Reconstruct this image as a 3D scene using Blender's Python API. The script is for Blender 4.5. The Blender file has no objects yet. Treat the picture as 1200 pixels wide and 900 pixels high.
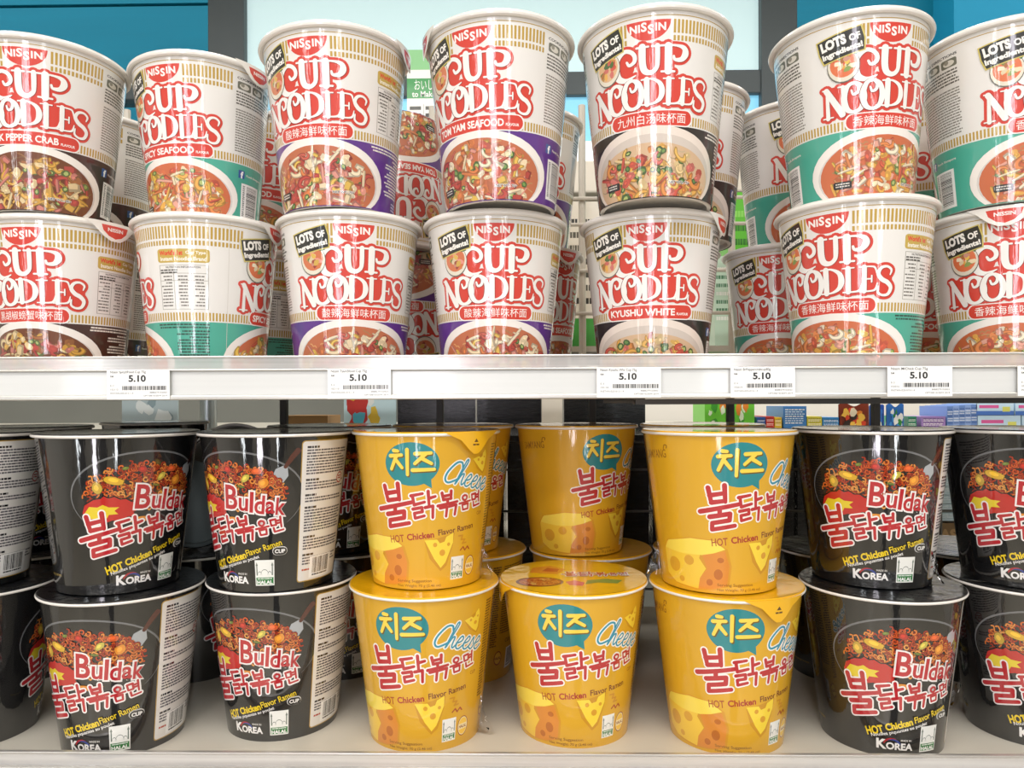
import bpy, math, random
import numpy as np
from mathutils import Vector, Matrix
from mathutils.geometry import tessellate_polygon

S = bpy.context.scene
COL = S.collection
R = math.radians
random.seed(7)

# ------------------------------------------------------------------ camera, world, light, exposure
CAMZ = 1.35
F = 850.0
YAW, ROLL = R(0.93), R(-0.21)
cam_d = bpy.data.cameras.new('camera')
cam = bpy.data.objects.new('camera', cam_d); COL.objects.link(cam)
cam_d.sensor_fit = 'HORIZONTAL'; cam_d.sensor_width = 36.0; cam_d.lens = 36.0 * F / 1200
cam_d.shift_y = 20 / 1200; cam_d.clip_start = 0.01
CM = Matrix.Rotation(YAW, 4, 'Z') @ Matrix.Rotation(R(90), 4, 'X') @ Matrix.Rotation(ROLL, 4, 'Z')
cam.matrix_world = Matrix.Translation((0, 0, CAMZ)) @ CM
S.camera = cam
cam_d.dof.use_dof = False

def W(px, py, Y):
    """world point seen at pixel (px, py) on the vertical plane y = Y"""
    d = CM.to_3x3() @ Vector(((px - 600) / F, -(py - 470) / F, -1))
    t = Y / d.y
    return Vector((d.x * t, Y, CAMZ + d.z * t))

S.view_settings.view_transform = 'Standard'
S.view_settings.look = 'None'
S.view_settings.gamma = 1
S.view_settings.use_curve_mapping = False
S.view_settings.exposure = -0.1
try:
    S.cycles.use_denoising = True
    S.cycles.max_bounces = 8
    S.cycles.transparent_max_bounces = 12
except Exception:
    pass

world = bpy.data.worlds.new('world'); S.world = world
world.use_nodes = True
bg = world.node_tree.nodes['Background']
bg.inputs[0].default_value = (0.62, 0.78, 0.9, 1); bg.inputs[1].default_value = 1.7

def area(name, loc, target, sx, sy, power, col=(1, 1, 1)):
    l = bpy.data.lights.new(name, 'AREA'); l.shape = 'RECTANGLE'; l.size = sx; l.size_y = sy
    l.energy = power; l.color = col
    o = bpy.data.objects.new(name, l); COL.objects.link(o); o.location = loc
    o.rotation_euler = (Vector(target) - Vector(loc)).to_track_quat('-Z', 'Y').to_euler()
    return o

# rows of shop ceiling luminaires over the aisle the picture is taken from
area('ceiling_lamp', (0.0, -0.75, 2.86), (0, -0.75, 0), 3.6, 0.30, 43, (1.0, 0.975, 0.94))
area('ceiling_lamp', (0.0, -1.9, 2.86), (0, -1.9, 0), 3.6, 0.30, 32, (1.0, 0.975, 0.94))
area('ceiling_lamp', (0.0, 1.35, 2.86), (0, 1.35, 0), 3.6, 0.25, 30, (1.0, 0.97, 0.92))
# tall unseen lamps added across the aisle for vertical streaks on the cups
area('streak_lamp', (-0.42, -1.95, 1.5), (-0.42, 0, 1.5), 0.30, 1.9, 22, (0.95, 0.9, 1.0))
area('streak_lamp', (0.75, -1.95, 1.45), (0.75, 0, 1.45), 0.12, 1.9, 9, (0.92, 0.97, 1.0))
area('streak_lamp', (-1.7, -1.95, 1.45), (-1.7, 0, 1.45), 0.18, 1.9, 10, (0.92, 0.97, 1.0))

# ------------------------------------------------------------------ colours and materials
def lin(h):
    h = h.lstrip('#')
    c = [int(h[i:i + 2], 16) / 255 for i in (0, 2, 4)]
    return tuple(x / 12.92 if x <= 0.04045 else ((x + 0.055) / 1.055) ** 2.4 for x in c) + (1.0,)

def mat(name, hexcol=None, rough=0.5, metal=0.0, coat=0.0, noise=0.0, nscale=20.0, bump=0.0, spec=0.5, emit=0.0, attr=None,
        bscale=(1, 1, 1), coat_rough=0.06, bdist=0.002, coat_ior=1.5):
    m = bpy.data.materials.new(name); m.use_nodes = True
    nt = m.node_tree; p = nt.nodes['Principled BSDF']
    p.inputs['Roughness'].default_value = rough
    p.inputs['Metallic'].default_value = metal
    p.inputs['Specular IOR Level'].default_value = spec
    p.inputs['Coat Weight'].default_value = coat
    p.inputs['Coat Roughness'].default_value = coat_rough; p.inputs['Coat IOR'].default_value = coat_ior
    tc = nt.nodes.new('ShaderNodeTexCoord')
    src = None
    if attr:
        a = nt.nodes.new('ShaderNodeAttribute'); a.attribute_name = attr; src = a.outputs['Color']
    if hexcol:
        p.inputs['Base Color'].default_value = lin(hexcol)
    if noise > 0 or bump > 0:
        mp = nt.nodes.new('ShaderNodeMapping'); mp.inputs['Scale'].default_value = bscale
        nt.links.new(tc.outputs['Object'], mp.inputs['Vector'])
        n = nt.nodes.new('ShaderNodeTexNoise'); n.inputs['Scale'].default_value = nscale; n.inputs['Detail'].default_value = 4
        nt.links.new(mp.outputs['Vector'], n.inputs['Vector'])
        if noise > 0:
            mx = nt.nodes.new('ShaderNodeMix'); mx.data_type = 'RGBA'; mx.blend_type = 'MULTIPLY'
            mx.inputs['Factor'].default_value = noise
            if src: nt.links.new(src, mx.inputs['A'])
            else: mx.inputs['A'].default_value = lin(hexcol)
            nt.links.new(n.outputs['Fac'], mx.inputs['B'])
            src = mx.outputs['Result']
        if bump > 0:
            b = nt.nodes.new('ShaderNodeBump'); b.inputs['Strength'].default_value = bump; b.inputs['Distance'].default_value = bdist
            nt.links.new(n.outputs['Fac'], b.inputs['Height'])
            if coat > 0: nt.links.new(b.outputs['Normal'], p.inputs['Coat Normal'])
            else: nt.links.new(b.outputs['Normal'], p.inputs['Normal'])
    if src: nt.links.new(src, p.inputs['Base Color'])
    if emit > 0:
        p.inputs['Emission Color'].default_value = lin(hexcol); p.inputs['Emission Strength'].default_value = emit
    return m

def film_mat():
    m = bpy.data.materials.new('clear_film'); m.use_nodes = True
    nt = m.node_tree; nt.nodes.clear()
    out = nt.nodes.new('ShaderNodeOutputMaterial'); mix = nt.nodes.new('ShaderNodeMixShader')
    tr = nt.nodes.new('ShaderNodeBsdfTransparent'); gl = nt.nodes.new('ShaderNodeBsdfGlossy')
    gl.inputs['Roughness'].default_value = 0.12; tr.inputs['Color'].default_value = (0.97, 0.97, 0.97, 1)
    fr = nt.nodes.new('ShaderNodeFresnel'); fr.inputs['IOR'].default_value = 1.5
    ad = nt.nodes.new('ShaderNodeMath'); ad.operation = 'ADD'; ad.inputs[1].default_value = 0.03
    nt.links.new(fr.outputs[0], ad.inputs[0]); nt.links.new(ad.outputs[0], mix.inputs[0])
    nt.links.new(tr.outputs[0], mix.inputs[1]); nt.links.new(gl.outputs[0], mix.inputs[2])
    nt.links.new(mix.outputs[0], out.inputs[0])
    return m

def clear_mat(name, tint, white):
    """clear plastic strip: see-through with a milky share"""
    m = bpy.data.materials.new(name); m.use_nodes = True
    nt = m.node_tree; nt.nodes.clear()
    out = nt.nodes.new('ShaderNodeOutputMaterial'); mix = nt.nodes.new('ShaderNodeMixShader'); mix2 = nt.nodes.new('ShaderNodeMixShader')
    tr = nt.nodes.new('ShaderNodeBsdfTransparent'); gl = nt.nodes.new('ShaderNodeBsdfGlossy'); df = nt.nodes.new('ShaderNodeBsdfDiffuse')
    gl.inputs['Roughness'].default_value = 0.15; tr.inputs['Color'].default_value = tint; df.inputs['Color'].default_value = (0.9, 0.89, 0.87, 1)
    n = nt.nodes.new('ShaderNodeTexNoise'); n.inputs['Scale'].default_value = 6
    mp = nt.nodes.new('ShaderNodeMapping'); mp.inputs['Scale'].default_value = (1, 1, 40); tc = nt.nodes.new('ShaderNodeTexCoord')
    nt.links.new(tc.outputs['Object'], mp.inputs[0]); nt.links.new(mp.outputs[0], n.inputs['Vector'])
    ad = nt.nodes.new('ShaderNodeMath'); ad.operation = 'MULTIPLY_ADD'; ad.inputs[1].default_value = 0.35; ad.inputs[2].default_value = white - 0.17
    nt.links.new(n.outputs['Fac'], ad.inputs[0]); nt.links.new(ad.outputs[0], mix.inputs[0])
    nt.links.new(tr.outputs[0], mix.inputs[1]); nt.links.new(df.outputs[0], mix.inputs[2])
    mix2.inputs[0].default_value = 0.10
    nt.links.new(mix.outputs[0], mix2.inputs[1]); nt.links.new(gl.outputs[0], mix2.inputs[2]); nt.links.new(mix2.outputs[0], out.inputs[0])
    return m

M = {
    'print': mat('printed_paper_under_film', rough=0.5, coat=1.0, attr='ink', bump=0.5, nscale=60, bscale=(4, 4, 0.3), coat_rough=0.05, bdist=.0004, coat_ior=1.6),
    'print_dark': mat('printed_gloss_under_film', rough=0.5, spec=0.12, coat=1.0, attr='ink', bump=0.5, nscale=40, bscale=(2.5, 2.5, 0.4), coat_rough=0.06, bdist=.0006, coat_ior=2.0),
    'rim': mat('white_paper_rim', 'EFEAE2', 0.4, coat=0.6, noise=0.05, nscale=200),
    'lid_white': mat('white_lid', 'E9E4DA', 0.5, coat=0.5, noise=0.05),
    'lid_black': mat('black_foil_lid', '15171A', 0.3, coat=1.0, bump=0.6, nscale=90),
    'lid_yellow': mat('yellow_foil_lid', 'F2B705', 0.35, coat=1.0, bump=0.25, nscale=60),
    'lid_print': mat('printed_lid', rough=0.35, coat=1.0, attr='ink', bump=0.25, nscale=60),
    'film': film_mat(),
    'base_grey': mat('grey_cup_base', '6F7778', 0.5, noise=0.1),
    'shelf': mat('cream_steel_shelf', 'D3CDBF', 0.35, noise=0.06, nscale=8),
    'rail': mat('white_plastic_rail', 'DDDEDB', 0.3, coat=0.4, noise=0.12, nscale=5, bscale=(1, 1, 60)),
    'rail_edge': mat('satin_metal_edge', 'D5D2CC', 0.3, metal=0.6, noise=0.1, nscale=3, bscale=(1, 1, 80)),
    'clear': clear_mat('clear_plastic_lip', (0.96, 0.95, 0.94, 1), 0.34),
    'dark_steel': mat('dark_bronze_steel', '4A4743', 0.45, metal=0.3, noise=0.1),
    'wire': mat('cream_coated_wire', 'CFC8BA', 0.4, noise=0.08),
    'wire_dark': mat('grey_coated_wire', '5A5650', 0.4, noise=0.08),
    'tag': mat('printed_tag_paper', rough=0.5, attr='ink', coat=0.15),
    'box': mat('printed_carton', rough=0.45, attr='ink', coat=0.3),
    'blackfilm': mat('black_wrinkled_film', '101214', 0.22, coat=0.6, bump=1.0, nscale=45, bscale=(1, 2, 3)),
    'frame': mat('grey_window_frame', '4E5659', 0.5, noise=0.1),
    'sill': mat('cream_sill', 'E9DFCF', 0.5, noise=0.05),
    'steel': mat('brushed_steel', '9AA2A3', 0.3, metal=0.8, noise=0.1, bscale=(30, 30, 1)),
    'concrete': mat('grey_plaster', '84867F', 0.8, noise=0.2, nscale=6),
    'teal': mat('teal_cladding', '0E8C9C', 0.5, noise=0.25, nscale=2, bscale=(0.4, 1, 8)),
    'white_wall': mat('white_wall_paint', 'DAD6CE', 0.8, noise=0.05),
    'floor': mat('pale_floor_tile', 'D2CAB8', 0.35, noise=0.1, nscale=3),
    'brown': mat('brown_cardboard', '8E6A3C', 0.7, noise=0.1),
    'tealdark': mat('dark_green_panel', '12332E', 0.5, noise=0.2),
}

# ------------------------------------------------------------------ object helpers
def link(name, me, parent=None, m=None):
    o = bpy.data.objects.new(name, me); COL.objects.link(o)
    if m: o.data.materials.append(m)
    if parent: o.parent = parent
    return o

def tag(o, label=None, cat=None, group=None, kind=None):
    if label: o['label'] = label
    if cat: o['category'] = cat
    if group: o['group'] = group
    if kind: o['kind'] = kind
    return o

def empty(name, loc=(0, 0, 0), rz=0.0):
    o = bpy.data.objects.new(name, None); COL.objects.link(o); o.location = loc; o.rotation_euler = (0, 0, rz)
    o.empty_display_size = 0.02
    return o

class MB:
    def __init__(s): s.v = []; s.f = []
    def box(s, a, b):
        x0, y0, z0 = a; x1, y1, z1 = b; n = len(s.v)
        s.v += [(x0, y0, z0), (x1, y0, z0), (x1, y1, z0), (x0, y1, z0), (x0, y0, z1), (x1, y0, z1), (x1, y1, z1), (x0, y1, z1)]
        s.f += [tuple(n + i for i in q) for q in ((0, 3, 2, 1), (4, 5, 6, 7), (0, 1, 5, 4), (1, 2, 6, 5), (2, 3, 7, 6), (3, 0, 4, 7))]
        return s
    def tube(s, p, q, r, n=10):
        p = Vector(p); q = Vector(q); d = (q - p).normalized()
        a = d.orthogonal().normalized(); b = d.cross(a); k = len(s.v)
        for c in (p, q):
            for i in range(n):
                t = 2 * math.pi * i / n; s.v.append(tuple(c + a * r * math.cos(t) + b * r * math.sin(t)))
        for i in range(n):
            j = (i + 1) % n; s.f.append((k + i, k + j, k + n + j, k + n + i))
        s.f.append(tuple(k + i for i in reversed(range(n)))); s.f.append(tuple(k + n + i for i in range(n)))
        return s
    def lathe(s, prof, n=64, closed_ends=True):
        k = len(s.v)
        for (r, z) in prof:
            for i in range(n):
                t = 2 * math.pi * i / n; s.v.append((r * math.sin(t), -r * math.cos(t), z))
        for j in range(len(prof) - 1):
            for i in range(n):
                i2 = (i + 1) % n
                s.f.append((k + j * n + i, k + j * n + i2, k + (j + 1) * n + i2, k + (j + 1) * n + i))
        if closed_ends:
            if prof[0][0] > 1e-6: s.f.append(tuple(k + i for i in reversed(range(n))))
            if prof[-1][0] > 1e-6: s.f.append(tuple(k + (len(prof) - 1) * n + i for i in range(n)))
        return s
    def mesh(s, name, smooth=False, bevel=0):
        me = bpy.data.meshes.new(name); me.from_pydata(s.v, [], s.f); me.update()
        if smooth:
            for p in me.polygons: p.use_smooth = True
            me.set_sharp_from_angle(angle=R(35))
        return me
    def obj(s, name, m, parent=None, smooth=False, bevel=0.0):
        o = link(name, s.mesh(name, smooth), parent, m)
        if bevel > 0:
            bv = o.modifiers.new('bevel', 'BEVEL'); bv.width = bevel; bv.segments = 2; bv.limit_method = 'ANGLE'
        return o

# ------------------------------------------------------------------ printed artwork
_tc = {}
def text_tris(s, off=0.0, shear=0.0):
    key = (s, off, shear)
    if key in _tc: return _tc[key]
    cu = bpy.data.curves.new('t', 'FONT'); cu.body = s; cu.offset = off; cu.shear = shear; cu.resolution_u = 3
    o = bpy.data.objects.new('t', cu); COL.objects.link(o)
    bpy.context.view_layer.update()
    dg = bpy.context.evaluated_depsgraph_get()
    me = bpy.data.meshes.new_from_object(o.evaluated_get(dg)); me.calc_loop_triangles()
    v = [(p.co.x, p.co.y) for p in me.vertices]; t = [tuple(x.vertices) for x in me.loop_triangles]
    bpy.data.objects.remove(o); bpy.data.curves.remove(cu); bpy.data.meshes.remove(me)
    x0 = min(p[0] for p in v); x1 = max(p[0] for p in v); y0 = min(p[1] for p in v); y1 = max(p[1] for p in v)
    _tc[key] = (v, t, (x0, x1, y0, y1))
    return _tc[key]

def catmull(pts, n=5):
    if len(pts) < 3: return list(pts)
    P = [pts[0]] + list(pts) + [pts[-1]]; out = []
    for i in range(1, len(P) - 2):
        a, b, c, d = P[i - 1], P[i], P[i + 1], P[i + 2]
        for k in range(n):
            t = k / n
            out.append(tuple(0.5 * (2 * b[j] + (c[j] - a[j]) * t + (2 * a[j] - 5 * b[j] + 4 * c[j] - d[j]) * t * t
                                    + (3 * b[j] - a[j] - 3 * c[j] + d[j]) * t ** 3) for j in range(len(b))))
    out.append(tuple(pts[-1]))
    return out

class Art:
    """printed shapes in (phi degrees, v millimetres below the rim)"""
    def __init__(s): s.items = []
    def tris(s, v, t, col, z): s.items.append((v, t, col, z))
    def poly(s, pts, col, z, fr=None):
        if fr: pts = [fr(*p) for p in pts]
        t = tessellate_polygon([[Vector((p[0], p[1], 0)) for p in pts]])
        s.tris(pts, [tuple(x) for x in t], col, z)
    def rect(s, a0, a1, v0, v1, col, z):
        s.tris([(a0, v0), (a1, v0), (a1, v1), (a0, v1)], [(0, 1, 2), (0, 2, 3)], col, z)
    def rrect(s, a0, a1, v0, v1, ra, rv, col, z, n=5):
        pts = []
        for (cx, cy, st) in ((a1 - ra, v0 + rv, -90), (a1 - ra, v1 - rv, 0), (a0 + ra, v1 - rv, 90), (a0 + ra, v0 + rv, 180)):
            for i in range(n + 1):
                t = R(st + 90 * i / n); pts.append((cx + ra * math.cos(t), cy + rv * math.sin(t)))
        s.poly(pts, col, z)
    def ell(s, a, v, ra, rv, col, z, n=28, t0=0, t1=360):
        pts = [(a + ra * math.cos(R(t0 + (t1 - t0) * i / n)), v + rv * math.sin(R(t0 + (t1 - t0) * i / n))) for i in range(n + (t1 - t0 < 360))]
        s.poly(pts, col, z)
    def ribbon(s, pts, ws, col, z, fr, smooth=True, extra=0.0, shift=(0, 0), caps=True):
        """pts in local mm; ws widths in mm (one each); climbs a hair along its length so that it may cross itself"""
        P = [(p[0] + shift[0], p[1] + shift[1], w + 2 * extra) for p, w in zip(pts, ws)]
        if not smooth and len(P) > 2:
            for a, b in zip(P, P[1:]): s.ribbon([a[:2], b[:2]], [a[2], b[2]], col, z, fr, caps=caps)
            return
        if len(P) > 2: P = catmull(P, 5)
        V = []; T = []; n = len(P); m_ = 6; ends = []
        for i in range(n):
            a = P[max(0, i - 1)]; b = P[min(n - 1, i + 1)]
            dx, dy = b[0] - a[0], b[1] - a[1]; L = math.hypot(dx, dy) or 1
            ends.append((dx / L, dy / L))
            nx, ny = -dy / L * P[i][2] / 2, dx / L * P[i][2] / 2; t = i / (n - 1)
            V += [(P[i][0] + nx, P[i][1] + ny, t), (P[i][0] - nx, P[i][1] - ny, t)]
        for i in range(n - 1): k = 2 * i; T += [(k, k + 1, k + 2), (k + 1, k + 3, k + 2)]
        if caps:
            for c, (dx, dy), sg, t, i0, i1 in ((P[0], ends[0], -1, 0.0, 0, 1), (P[-1], ends[-1], 1, 1.0, 2 * n - 2, 2 * n - 1)):
                k = len(V); q = [i0]
                for i in range(1, m_):
                    an = math.pi * i / m_; r = c[2] / 2
                    V.append((c[0] - dy * r * math.cos(an) + sg * dx * r * math.sin(an), c[1] + dx * r * math.cos(an) + sg * dy * r * math.sin(an), t)); q.append(k + i - 1)
                q.append(i1)
                T += [(q[0], q[i], q[i + 1]) for i in range(1, len(q) - 1)]
        s.tris([fr(p[0], p[1]) + (p[2],) for p in V], T, col, z)
    def layered(s):
        """items in print order with the least lift that keeps overlapping ones apart"""
        it = sorted(s.items, key=lambda i: i[3]); n = len(it)
        bb = np.array([(min(p[0] for p in i[0]), max(p[0] for p in i[0]), min(p[1] for p in i[0]), max(p[1] for p in i[0])) for i in it])
        top = np.zeros(n); out = []
        for k in range(n):
            m = (bb[:k, 0] < bb[k, 1]) & (bb[:k, 1] > bb[k, 0]) & (bb[:k, 2] < bb[k, 3]) & (bb[:k, 3] > bb[k, 2])
            z = 1 + (top[:k][m].max() if m.any() else 0)
            top[k] = z + (1 if len(it[k][0][0]) > 2 else 0); out.append((it[k][0], it[k][1], it[k][2], z))
        return out
    def text(s, txt, fr, w=None, h=None, col='000000', z=0, off=0.0, shear=0.0, x=0.0, y=0.0, anchor='c'):
        """centred on (x, y) of the frame, fitted to width w and/or height h in mm"""
        v, t, (x0, x1, y0, y1) = text_tris(txt, off, shear)
        sx = w / (x1 - x0) if w else None; sy = h / (y1 - y0) if h else None
        sx = sx or sy; sy = sy or sx
        cx = (x0 + x1) / 2 if anchor == 'c' else x0
        s.tris([fr(x + (p[0] - cx) * sx, y + (p[1] - (y0 + y1) / 2) * sy) for p in v], t, col, z)
    def small_print(s, a0, a1, v0, v1, pitch, h, col, z, seed, ragged=0.15, align='l', fill=0.88):
        rnd = random.Random(seed); v = v0; V = []; T = []
        while v + h <= v1:
            end = a1 - rnd.random() ** 3 * (a1 - a0) * ragged
            off = 0 if align == 'l' else a1 - end
            a = a0
            while a < end - 0.4:
                b = min(end, a + rnd.uniform(1.0, 4.0)); k = len(V)
                V += [(a + off, v), (b + off, v), (b + off, v + h), (a + off, v + h)]; T += [(k, k + 1, k + 2), (k, k + 2, k + 3)]
                a = b + rnd.uniform(0.25, 0.6)
            v += pitch
        if V: s.tris(V, T, col, z)
    def barcode(s, a0, a1, v0, v1, z, seed, across=True):
        rnd = random.Random(seed)
        s.rect(a0, a1, v0, v1, 'F4F2EE', z)
        ma, mv = (a1 - a0) * 0.12, (v1 - v0) * 0.06
        if across:      # bars stacked down the cup
            v = v0 + mv
            while v < v1 - mv - 0.3:
                w = rnd.choice((0.25, 0.35, 0.6)); s.rect(a0 + ma * 2.2, a1 - ma, v, min(v + w, v1 - mv), '1A1A1A', z + 1); v += w + rnd.choice((0.25, 0.35, 0.5))
            s.small_print(a0 + ma * 0.6, a0 + ma * 1.5, v0 + mv, v1 - mv, 1.1, 0.6, '333333', z + 1, seed)
        else:
            a = a0 + ma
            while a < a1 - ma - 0.2:
                w = rnd.choice((0.35, 0.5, 0.9)); s.rect(a, min(a + w, a1 - ma), v0 + mv, v1 - mv * 3.4, '1A1A1A', z + 1); a += w + rnd.choice((0.35, 0.5, 0.7))
            s.small_print(a0 + ma, a1 - ma, v1 - mv * 2.6, v1 - mv * 0.4, 5, 0.9, '333333', z + 1, seed)

def frame(a0, v0, rref, rot=0.0, sx=1.0, sy=1.0):
    c, sn = math.cos(R(rot)), math.sin(R(rot))
    def f(x, y):
        x, y = x * sx, y * sy
        return (a0 + math.degrees((x * c - y * sn) / rref), v0 - (x * sn + y * c))
    return f

STEP = 3.0
DZ = 0.000005
def clip_half(P, axis, lim, keep_less):
    out = []
    for i in range(len(P)):
        a, b = P[i], P[(i + 1) % len(P)]
        ia = (a[axis] <= lim) if keep_less else (a[axis] >= lim); ib = (b[axis] <= lim) if keep_less else (b[axis] >= lim)
        if ia: out.append(a)
        if ia != ib:
            t = (lim - a[axis]) / (b[axis] - a[axis])
            q = [x + (y - x) * t for x, y in zip(a, b)]; q[axis] = lim; out.append(tuple(q))
    return out

def wrap(name, art, r_of, H, body_faces=None, vmax=None, base_off=0.00004, vs=1.0):
    """lays artwork on the facets of a round wall: r_of(v) radius in m, H height of v = 0 in m"""
    V = []; Fc = []; C = []; N = []
    dv = 40.0
    slope = (r_of(0) - r_of(dv)) / (dv / 1000)
    nl = math.hypot(1, slope)
    def nrm(a): return (math.sin(R(a)) / nl, -math.cos(R(a)) / nl, -slope / nl)
    def put(P, k, off):
        n0 = len(V); ca, cb = R(k * STEP), R((k + 1) * STEP)
        na, nb = nrm(k * STEP), nrm((k + 1) * STEP)
        for (a, v, dz) in P:
            t = a / STEP - k; r = r_of(v); off_ = off + dz * DZ; nm = [(1 - t) * p + t * q for p, q in zip(na, nb)]
            x = (1 - t) * math.sin(ca) + t * math.sin(cb); y = -((1 - t) * math.cos(ca) + t * math.cos(cb))
            V.append((r * x + nm[0] * off_, r * y + nm[1] * off_, H - v * vs / 1000 + nm[2] * off_)); N.append(nrm(a))
        return n0
    if body_faces:
        for (v0, v1, col) in body_faces:
            for k in range(int(360 / STEP)):
                n0 = put([(k * STEP, v0, 0), (k * STEP, v1, 0), ((k + 1) * STEP, v1, 0), ((k + 1) * STEP, v0, 0)], k, 0.0)
                Fc.append((n0, n0 + 1, n0 + 2, n0 + 3)); C.append(lin(col))
    for (v, t, col, z) in art.layered():
        c = lin(col); off = base_off + z * DZ
        for tri in t:
            P = [v[i] if len(v[i]) > 2 else (v[i][0], v[i][1], 0.0) for i in tri]
            if vmax is not None and max(p[1] for p in P) > vmax:
                P = clip_half(P, 1, vmax, True)
                if len(P) < 3: continue
            k0 = math.floor(min(p[0] for p in P) / STEP + 1e-9); k1 = math.ceil(max(p[0] for p in P) / STEP - 1e-9)
            for k in range(k0, max(k1, k0 + 1)):
                Q = P
                if k > k0: Q = clip_half(Q, 0, k * STEP, False)
                if k < k1 - 1 and len(Q) >= 3: Q = clip_half(Q, 0, (k + 1) * STEP, True)
                if len(Q) < 3: continue
                ar = sum(Q[i][0] * Q[(i + 1) % len(Q)][1] - Q[(i + 1) % len(Q)][0] * Q[i][1] for i in range(len(Q)))
                if abs(ar) < 1e-7: continue
                if ar > 0: Q = Q[::-1]
                n0 = put(Q, k, off)
                Fc.append(tuple(range(n0, n0 + len(Q)))); C.append(c)
    me = bpy.data.meshes.new(name); me.from_pydata(V, [], Fc); me.update()
    at = me.attributes.new('ink', 'FLOAT_COLOR', 'CORNER')
    buf = []
    for p, c in zip(me.polygons, C): buf += list(c) * p.loop_total
    at.data.foreach_set('color', buf)
    me.polygons.foreach_set('use_smooth', [True] * len(me.polygons))
    me.normals_split_custom_set_from_vertices(N)
    return me

def flat_print(name, art, thick_box=None):
    """artwork on a flat panel: x right, y up in millimetres, facing -Y; thick_box=(x0,x1,y0,y1,depth,colour)"""
    V = []; Fc = []; C = []
    if thick_box:
        x0, x1, y0, y1, d, col = thick_box
        mb = MB().box((x0 / 1000, 0, y0 / 1000), (x1 / 1000, d / 1000, y1 / 1000)); V += mb.v; Fc += mb.f; C += [lin(col)] * 6
    for (v, t, col, z) in art.layered():
        n0 = len(V); V += [(p[0] / 1000, -0.00003 - z * 0.00002, p[1] / 1000) for p in v]
        for tri in t:
            a, b, c = (v[i] for i in tri)
            ar = (b[0] - a[0]) * (c[1] - a[1]) - (c[0] - a[0]) * (b[1] - a[1])
            if abs(ar) < 1e-9: continue
            Fc.append(tuple(n0 + i for i in (tri if ar > 0 else tri[::-1]))); C.append(lin(col))
    me = bpy.data.meshes.new(name); me.from_pydata(V, [], Fc); me.update()
    at = me.attributes.new('ink', 'FLOAT_COLOR', 'CORNER'); buf = []
    for p, c in zip(me.polygons, C): buf += list(c) * p.loop_total
    at.data.foreach_set('color', buf)
    return me
ident = lambda x, y: (x, y)

# ---------------------------------------------------- lettering
G = {   # fat serif display letters: strokes as (points, widths) in a unit box
 'C': [([(.60,.62),(.70,.50),(.90,.58),(.93,.76),(.78,.93),(.5,.99),(.18,.80),(.10,.46),(.22,.14),(.55,.02),(.95,.13)], [.10,.13,.16,.17,.17,.18,.28,.33,.28,.17,.05])],
 'U': [([(.22,.97),(.22,.40),(.32,.12),(.58,.05),(.80,.20),(.84,.5),(.84,.97)], [.29,.29,.27,.2,.18,.2,.2]), ([(-.02,.955),(.47,.955)], [.09,.09]), ([(.62,.955),(1.05,.955)], [.09,.09])],
 'P': [([(.24,.95),(.24,.05)], [.28,.28]), ([(-.02,.045),(.5,.045)], [.09,.09]), ([(-.02,.955),(.55,.955),(.86,.88),(.93,.68),(.78,.48),(.52,.46),(.46,.58)], [.09,.1,.2,.27,.2,.13,.1])],
 'N': [([(.16,.95),(.16,.0)], [.14,.2]), ([(.12,.93),(.82,.06)], [.26,.3]), ([(.86,.06),(.86,.96)], [.15,.15]), ([(-.06,.02),(.40,.02)], [.07,.07]), ([(.66,.96),(1.06,.96)], [.07,.07]), ([(-.04,.96),(.2,.96)], [.07,.07])],
 'O': [([(.40,.74),(.48,.60),(.66,.66),(.70,.84),(.52,.97),(.24,.88),(.08,.52),(.20,.14),(.50,.02),(.82,.14),(.94,.48),(.84,.82),(.62,.97)], [.09,.12,.14,.14,.15,.2,.27,.24,.15,.22,.26,.2,.12])],
 'D': [([(.22,.95),(.22,.05)], [.26,.26]), ([(-.02,.955),(.45,.955),(.82,.78),(.92,.48),(.80,.2),(.45,.05),(-.02,.045)], [.08,.1,.2,.27,.2,.1,.08])],
 'L': [([(.26,.95),(.26,.05)], [.27,.27]), ([(-.02,.955),(.56,.955)], [.08,.08]), ([(-.02,.045),(.6,.05),(.88,.12),(.97,.36)], [.08,.11,.14,.06])],
 'E': [([(.24,.95),(.24,.05)], [.27,.27]), ([(-.02,.955),(.6,.955),(.82,.90),(.90,.70)], [.08,.1,.12,.06]), ([(.24,.5),(.62,.5)], [.09,.09]), ([(.64,.38),(.64,.62)], [.09,.09]), ([(-.02,.045),(.6,.05),(.86,.12),(.95,.34)], [.08,.11,.13,.06])],
 'S': [([(.80,.70),(.86,.86),(.62,.97),(.30,.93),(.14,.74),(.34,.55),(.66,.44),(.86,.27),(.72,.06),(.40,.02),(.14,.12),(.16,.32)], [.08,.13,.14,.18,.22,.26,.26,.22,.18,.14,.13,.08])],
}
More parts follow.
